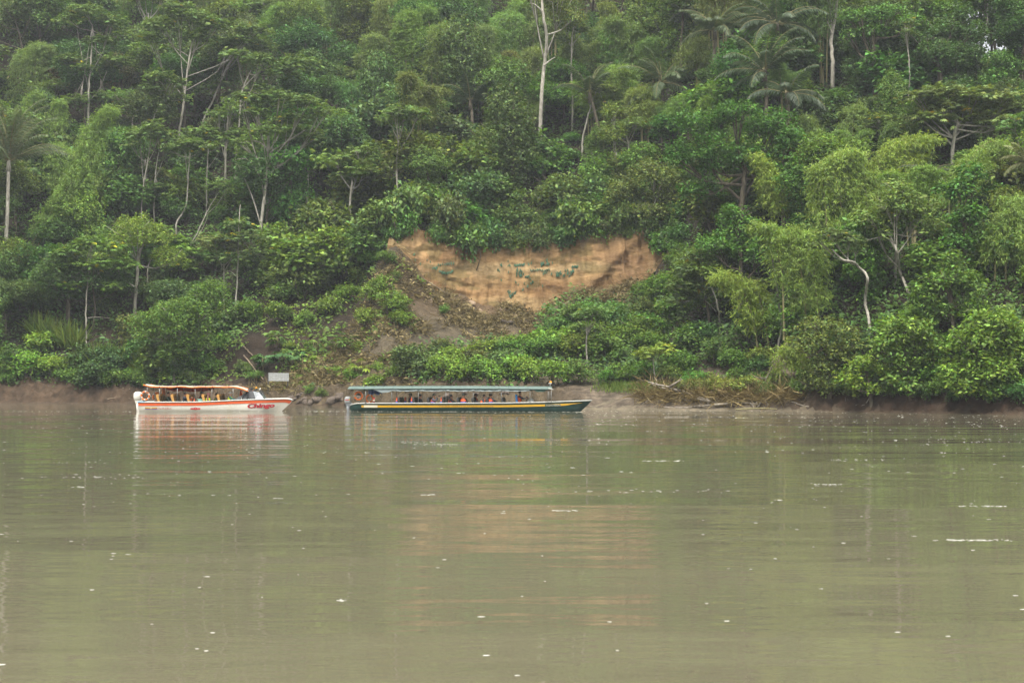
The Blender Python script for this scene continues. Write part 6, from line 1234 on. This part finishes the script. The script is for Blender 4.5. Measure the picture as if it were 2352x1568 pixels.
for pts, r0, r1, nm, tw in [([(1489, 877), (1560, 896), (1632, 922)], .05, .10, 'longest slanting bare trunk ' + D_, 4), ([(1494, 880), (1530, 900), (1534, 917)], .04, .02, 'short crooked branch under the longest trunk ' + D_, 2), ([(1520, 890), (1570, 905), (1625, 922)], .06, .04, 'second slanting trunk below the longest ' + D_, 4),
        ([(1475, 928), (1495, 915), (1513, 905)], .03, .015, 'thin twiggy branch nearest the green boat ' + D_, 2), ([(1525, 940), (1580, 936), (1635, 930)], .07, .05, 'thick log lying along the waterline ' + D_, 1), ([(1508, 903), (1550, 912), (1586, 920)], .04, .02, 'forked grey branch crossing the slanting trunks ' + D_, 3),
        ([(1462, 875), (1490, 873), (1510, 873)], .03, .015, 'level bare branch sticking out of the shrubs ' + D_, 2), ([(1522, 883), (1545, 881), (1562, 880)], .03, .02, 'pale level branch above the trunks ' + D_, 1), ([(1580, 880), (1600, 877), (1620, 881)], .035, .015, 'whitest bowed branch above the reedy bushes ' + D_, 0),
        ([(1735, 936), (1752, 895), (1776, 826)], .06, .03, 'tall leaning pale pole at the end of the driftwood', 1), ([(1740, 934), (1748, 922), (1755, 905)], .05, .04, 'short stump-like branch at the foot of the leaning pole', 1), ([(1765, 935), (1757, 915), (1752, 908)], .05, .03, 'forked root standing at the waterline beside the leaning pole', 2),
        ([(1760, 918), (1785, 907), (1830, 912)], .05, .02, 'long pale branch reaching over the red mud bank', 3), ([(1795, 908), (1805, 896), (1825, 884)], .04, .015, 'upcurved bare branch over the red mud bank', 2), ([(1810, 920), (1840, 930), (1860, 937)], .05, .04, 'straight brown pole slanting into the water', 0), ([(1760, 885), (1770, 895), (1778, 905)], .04, .02, 'short curved limb among the brown roots', 2),
        ([(1640, 930), (1700, 925), (1740, 928)], .09, .07, 'half-buried log with hanging roots beneath the reedy bushes', 3), ([(1600, 915), (1640, 925), (1690, 930)], .05, .03, 'grey log lying beneath the reedy bushes', 3), ([(1545, 920), (1565, 905), (1580, 893)], .03, .012, 'upright bare twig among the slanting trunks', 3), ([(1690, 915), (1710, 905), (1735, 900)], .03, .015, 'bowed stick leaning on the leaning pole', 2),
        ([(1932, 899), (1944, 915), (1955, 936)], .035, .02, 'dead branch drooping to the water from the low bright tree', 4), ([(2006, 899), (1995, 918), (1986, 940)], .035, .02, 'second dead branch drooping beside the low bright tree', 4), ([(1960, 935), (1990, 915), (2010, 905)], .03, .015, 'bleached forked branch under the low bright tree', 3)]:
    stick(pts, r0, r1, nm, twigs=tw)
stick([(1690, 940), (1735, 937.5), (1785, 939)], .05, .035, 'long thin yellowish pole floating along the driftwood', M_CULM, twigs=0, cat_='pole', name='floating_pole', Y=float(shore(17.0))-.4)
for pts, r0, r1, nm, tw in [([(560, 816), (580, 840), (605, 872)], .07, .04, 'pale fallen stem slanting down the brown slope behind the sign', 0), ([(559, 795), (570, 806), (580, 816)], .06, .05, 'short pale log above the fallen stem near the sign', 0), ([(1267, 687), (1248, 706), (1226, 730)], .14, .10, 'thick pale log resting at the foot of the clay face', 0),
        ([(933, 616), (980, 645), (1030, 676)], .06, .03, 'long dead stem lying along the upper edge of the brown slope', 2), ([(948, 640), (985, 662), (1010, 680)], .05, .03, 'shorter dead stem beneath the one edging the clay', 2), ([(888, 590), (893, 565), (897, 546)], .09, .06, 'broken dead trunk standing at the corner of the clay face', 0), ([(284, 918), (298, 892), (312, 885)], .03, .015, 'dead branch curling over the mud bank by the white boat motor', 3), ([(292, 905), (282, 890), (270, 882)], .03, .012, 'forked dead branch over the red bank by the motor', 3), ([(335, 905), (350, 880), (388, 878)], .03, .012, 'bare branch arching above the white boat canopy', 3), ([(240, 918), (270, 912), (300, 915)], .04, .02, 'grey branch lying on the red bank', 3), ([(36, 560), (37, 530), (38, 498)], .05, .04, 'pale dead pole standing beside the edge palm', 0), ([(60, 650), (95, 590), (130, 528)], .06, .04, 'brown leaning dead stem behind the bright bush', 0), ([(905, 800), (930, 812), (960, 822)], .04, .02, 'dead branch on the slope above the green boat stern', 3), ([(720, 880), (760, 870), (790, 872)], .03, .015, 'low dead branch on the slope between the boats', 3)]:
    stick(pts, r0, r1, nm, M_STICK, twigs=tw, cat_='dead wood', name='dead_branch')

# parrots on the clay
M_PAR = plain('green_feathers', (0.034, 0.100, 0.055), .6, .3, 14)
mb = MB(); mb.ell((0, 0, 0), (.055, .05, .095), 10, 8); mb.ell((0, -.012, .115), (.042, .045, .045), 8, 6); mb.tube([(0, -.05, .115), (0, -.075, .10), (0, -.07, .085)], [.016, .012, .004], 6); mb.tube([(0, .0, -.07), (0, .01, -.14), (0, .015, -.20)], [.035, .024, .008], 6)
for sg_ in (-1, 1): mb.ell((sg_*.05, .005, -.02), (.014, .04, .10), 8, 6)
pm = mb.mesh('parrot', True); pm.materials.append(M_PAR)
pz = np.random.RandomState(12)
def flock(lst, label):
    for (zx, zy) in lst:
        u = (980+zx/3.36)/1.08844; v = (560+zy/3.36)/1.08844; p = at(u, v, 123.0); x = p[0]; Y = 123.0
        for _ in range(4): p = at(u, v, Y); Y = float(clay_pt(p[0], p[2]))
        p = at(u, v, Y); o = bpy.data.objects.new('parrot', pm); COL.objects.link(o); o.location = (p[0], Y-.08, p[2]); s = pz.uniform(.72, .95); o.scale = (s,)*3; o.rotation_euler = (pz.uniform(-.5, .3), pz.uniform(-.7, .7), math.pi+pz.uniform(-1, 1)); tag(o, label, 'parrot', 'parrots clinging to the clay face')
def spread(n, x0, x1, y0, y1, f=None): return [((x := pz.uniform(x0, x1)), (f(x) if f else pz.uniform(y0, y1)) + (pz.randn()*4 if f else 0)) for _ in range(n)]
flock([(400+11*i, 395+18*math.sin(i/10*3.14)) for i in range(11)], 'green parrot in the curved row low on the clay corner'); flock([(390+18*i, 343-2*i+3*(i % 2)) for i in range(8)], 'green parrot in the upper short row of the clay corner')
flock([(345, 372), (358, 368), (372, 374), (378, 362), (240, 336)], 'green parrot in the small group at the clay corner edge'); flock([(187, 255), (195, 302), (295, 305), (322, 320)], 'green parrot clinging alone near the pale clay corner')
flock([(890, 385), (900, 392), (912, 345), (918, 338), (922, 350), (975, 312), (976, 350), (990, 348), (978, 404)], 'green parrot near the dark vertical cracks of the clay'); flock([(1030+10*i, 346-i+3*(i % 2)) for i in range(9)], 'green parrot in the straight row on a clay ledge')
flock(spread(16, 1040, 1105, 385, 438), 'green parrot in the round flock at the clay centre'); flock([(1052, 378), (1078, 384), (1122, 445), (1135, 440), (1150, 436), (1160, 460), (1140, 446)], 'green parrot scattered beside the round flock'); flock([(1165+14*i, 388+4*math.sin(i)) for i in range(12)], 'green parrot in the long loose row on the clay')
flock(spread(9, 1238, 1275, 325, 348)+[(1300, 300), (1303, 315), (1295, 342), (1310, 338), (1318, 332), (1348, 325), (1148, 338), (1170, 328)], 'green parrot in the upper flock on the pale clay ledge'); flock(spread(26, 1380, 1530, 0, 0, lambda x: 425-(x-1380)*.18+pz.uniform(-18, 16)), 'green parrot in the largest dense flock on the clay'); flock(spread(8, 1512, 1580, 350, 368), 'green parrot at the upper end of the largest flock'); flock([(1270, 418), (1285, 410), (1300, 405), (1340, 418), (1380, 436), (1440, 436), (1490, 436)], 'green parrot strung between the clay flocks')
flock([(1040, 490), (1060, 506), (1110, 500), (1140, 521), (1178, 488), (1166, 500), (918, 470), (1265, 520), (1100, 550), (1182, 484)], 'green parrot alone on the lower pale clay'); flock([(975+6*i, 565+14*math.sin(i)) for i in range(4)]+spread(14, 980, 1040, 0, 0, lambda x: 640-(x-965)*.95+pz.uniform(-16, 16)), 'green parrot in the lowest flock at the clay foot'); flock([(2010, 450)], 'single green parrot on the reddish clay end')

# foam flecks drifting on the river
def foam():
    rs = np.random.RandomState(66); pts = []
    for k in range(30):                                    # drifting lines and patches
        y = 26+68*rs.rand(); x = (rs.rand()*2-1)*.42*y; n = int(abs(rs.randn())*9+3); ln = rs.uniform(.5, 2.6)
        for i in range(n): pts.append((x+rs.randn()*ln, y+rs.randn()*.22+0.05*rs.randn(), rs.uniform(.008, .028)))
    for k in range(760): y = 9+86*rs.rand()**.75; pts.append(((rs.rand()*2-1)*.42*y, y, rs.uniform(.008, .022)*(1 if y < 30 else 1.6)))
    for k in range(340): y = 62+32*rs.rand(); pts.append((rs.uniform(.05, .45)*y, y, rs.uniform(.012, .045)))
    for k in range(120): pts.append((WB[0]+rs.uniform(-12, 9.5), WB[1]-1.0-abs(rs.randn())*.35, rs.uniform(.015, .05)))
    for k in range(160): t = rs.uniform(-3, 15); pts.append((GB[0]+t*.996-.10, GB[1]-t*.087-.98-abs(rs.randn())*.3, rs.uniform(.015, .05)))
    for (u, v, du) in [(2230, 1240, 90), (2250, 1162, 60), (1520, 1058, 50), (980, 1136, 20), (1300, 1172, 30), (1900, 1112, 40), (180, 1118, 12), (640, 1144, 10), (786, 1376, 10), (1000, 1020, 50), (960, 1016, 40), (1790, 1148, 10)]:
        d = ray(u, v); t = -HC/d[2]; X, Y = d[0]*t, d[1]*t
        for i in range(max(3, int(du/2))): pts.append((X+rs.uniform(-1, 1)*du/FX*Y, Y+rs.randn()*.05*Y/20, rs.uniform(.4, 1.0)*.022*(Y/18)**.5))
    V, F = [], []
    for (x, y, r) in pts:
        b = len(V); el = rs.uniform(1.0, 2.2); a0 = rs.rand()*6
        V.append((x, y, .004+r*.10))
        for i in range(7): a = a0+i*2*math.pi/7; q = r*rs.uniform(.7, 1.25); V.append((x+q*el*math.cos(a), y+q*math.sin(a), .003))
        for i in range(7): F.append((b, b+1+i, b+1+(i+1) % 7))
    m = npmesh('foam', np.array(V), np.array(F)); tag(put('river_foam', m, plain('foam', (.44, .44, .38), .6, .1, 20)), 'white foam flecks drifting on the brown river', 'foam', kind='stuff')
foam()

bpy.data.scenes.remove(TMP)
# ------------------------------------------------------------------ haze
def make_haze():
    mt = bpy.data.materials.new('haze'); mt.use_nodes = True; n = mt.node_tree; n.nodes.clear(); out = n.nodes.new('ShaderNodeOutputMaterial')
    pv = n.nodes.new('ShaderNodeVolumePrincipled'); pv.inputs['Color'].default_value = (.86, .92, .96, 1); pv.inputs['Density'].default_value = HAZE; pv.inputs['Anisotropy'].default_value = .15
    n.links.new(pv.outputs[0], out.inputs['Volume'])
    mb = MB(); mb.box((0, 30, 36), (1320, 1320, 80)); tag(mb.build('haze', mt), 'thin pale humid haze over river and hillside', 'haze', kind='stuff')
HAZE = .00031
make_haze()
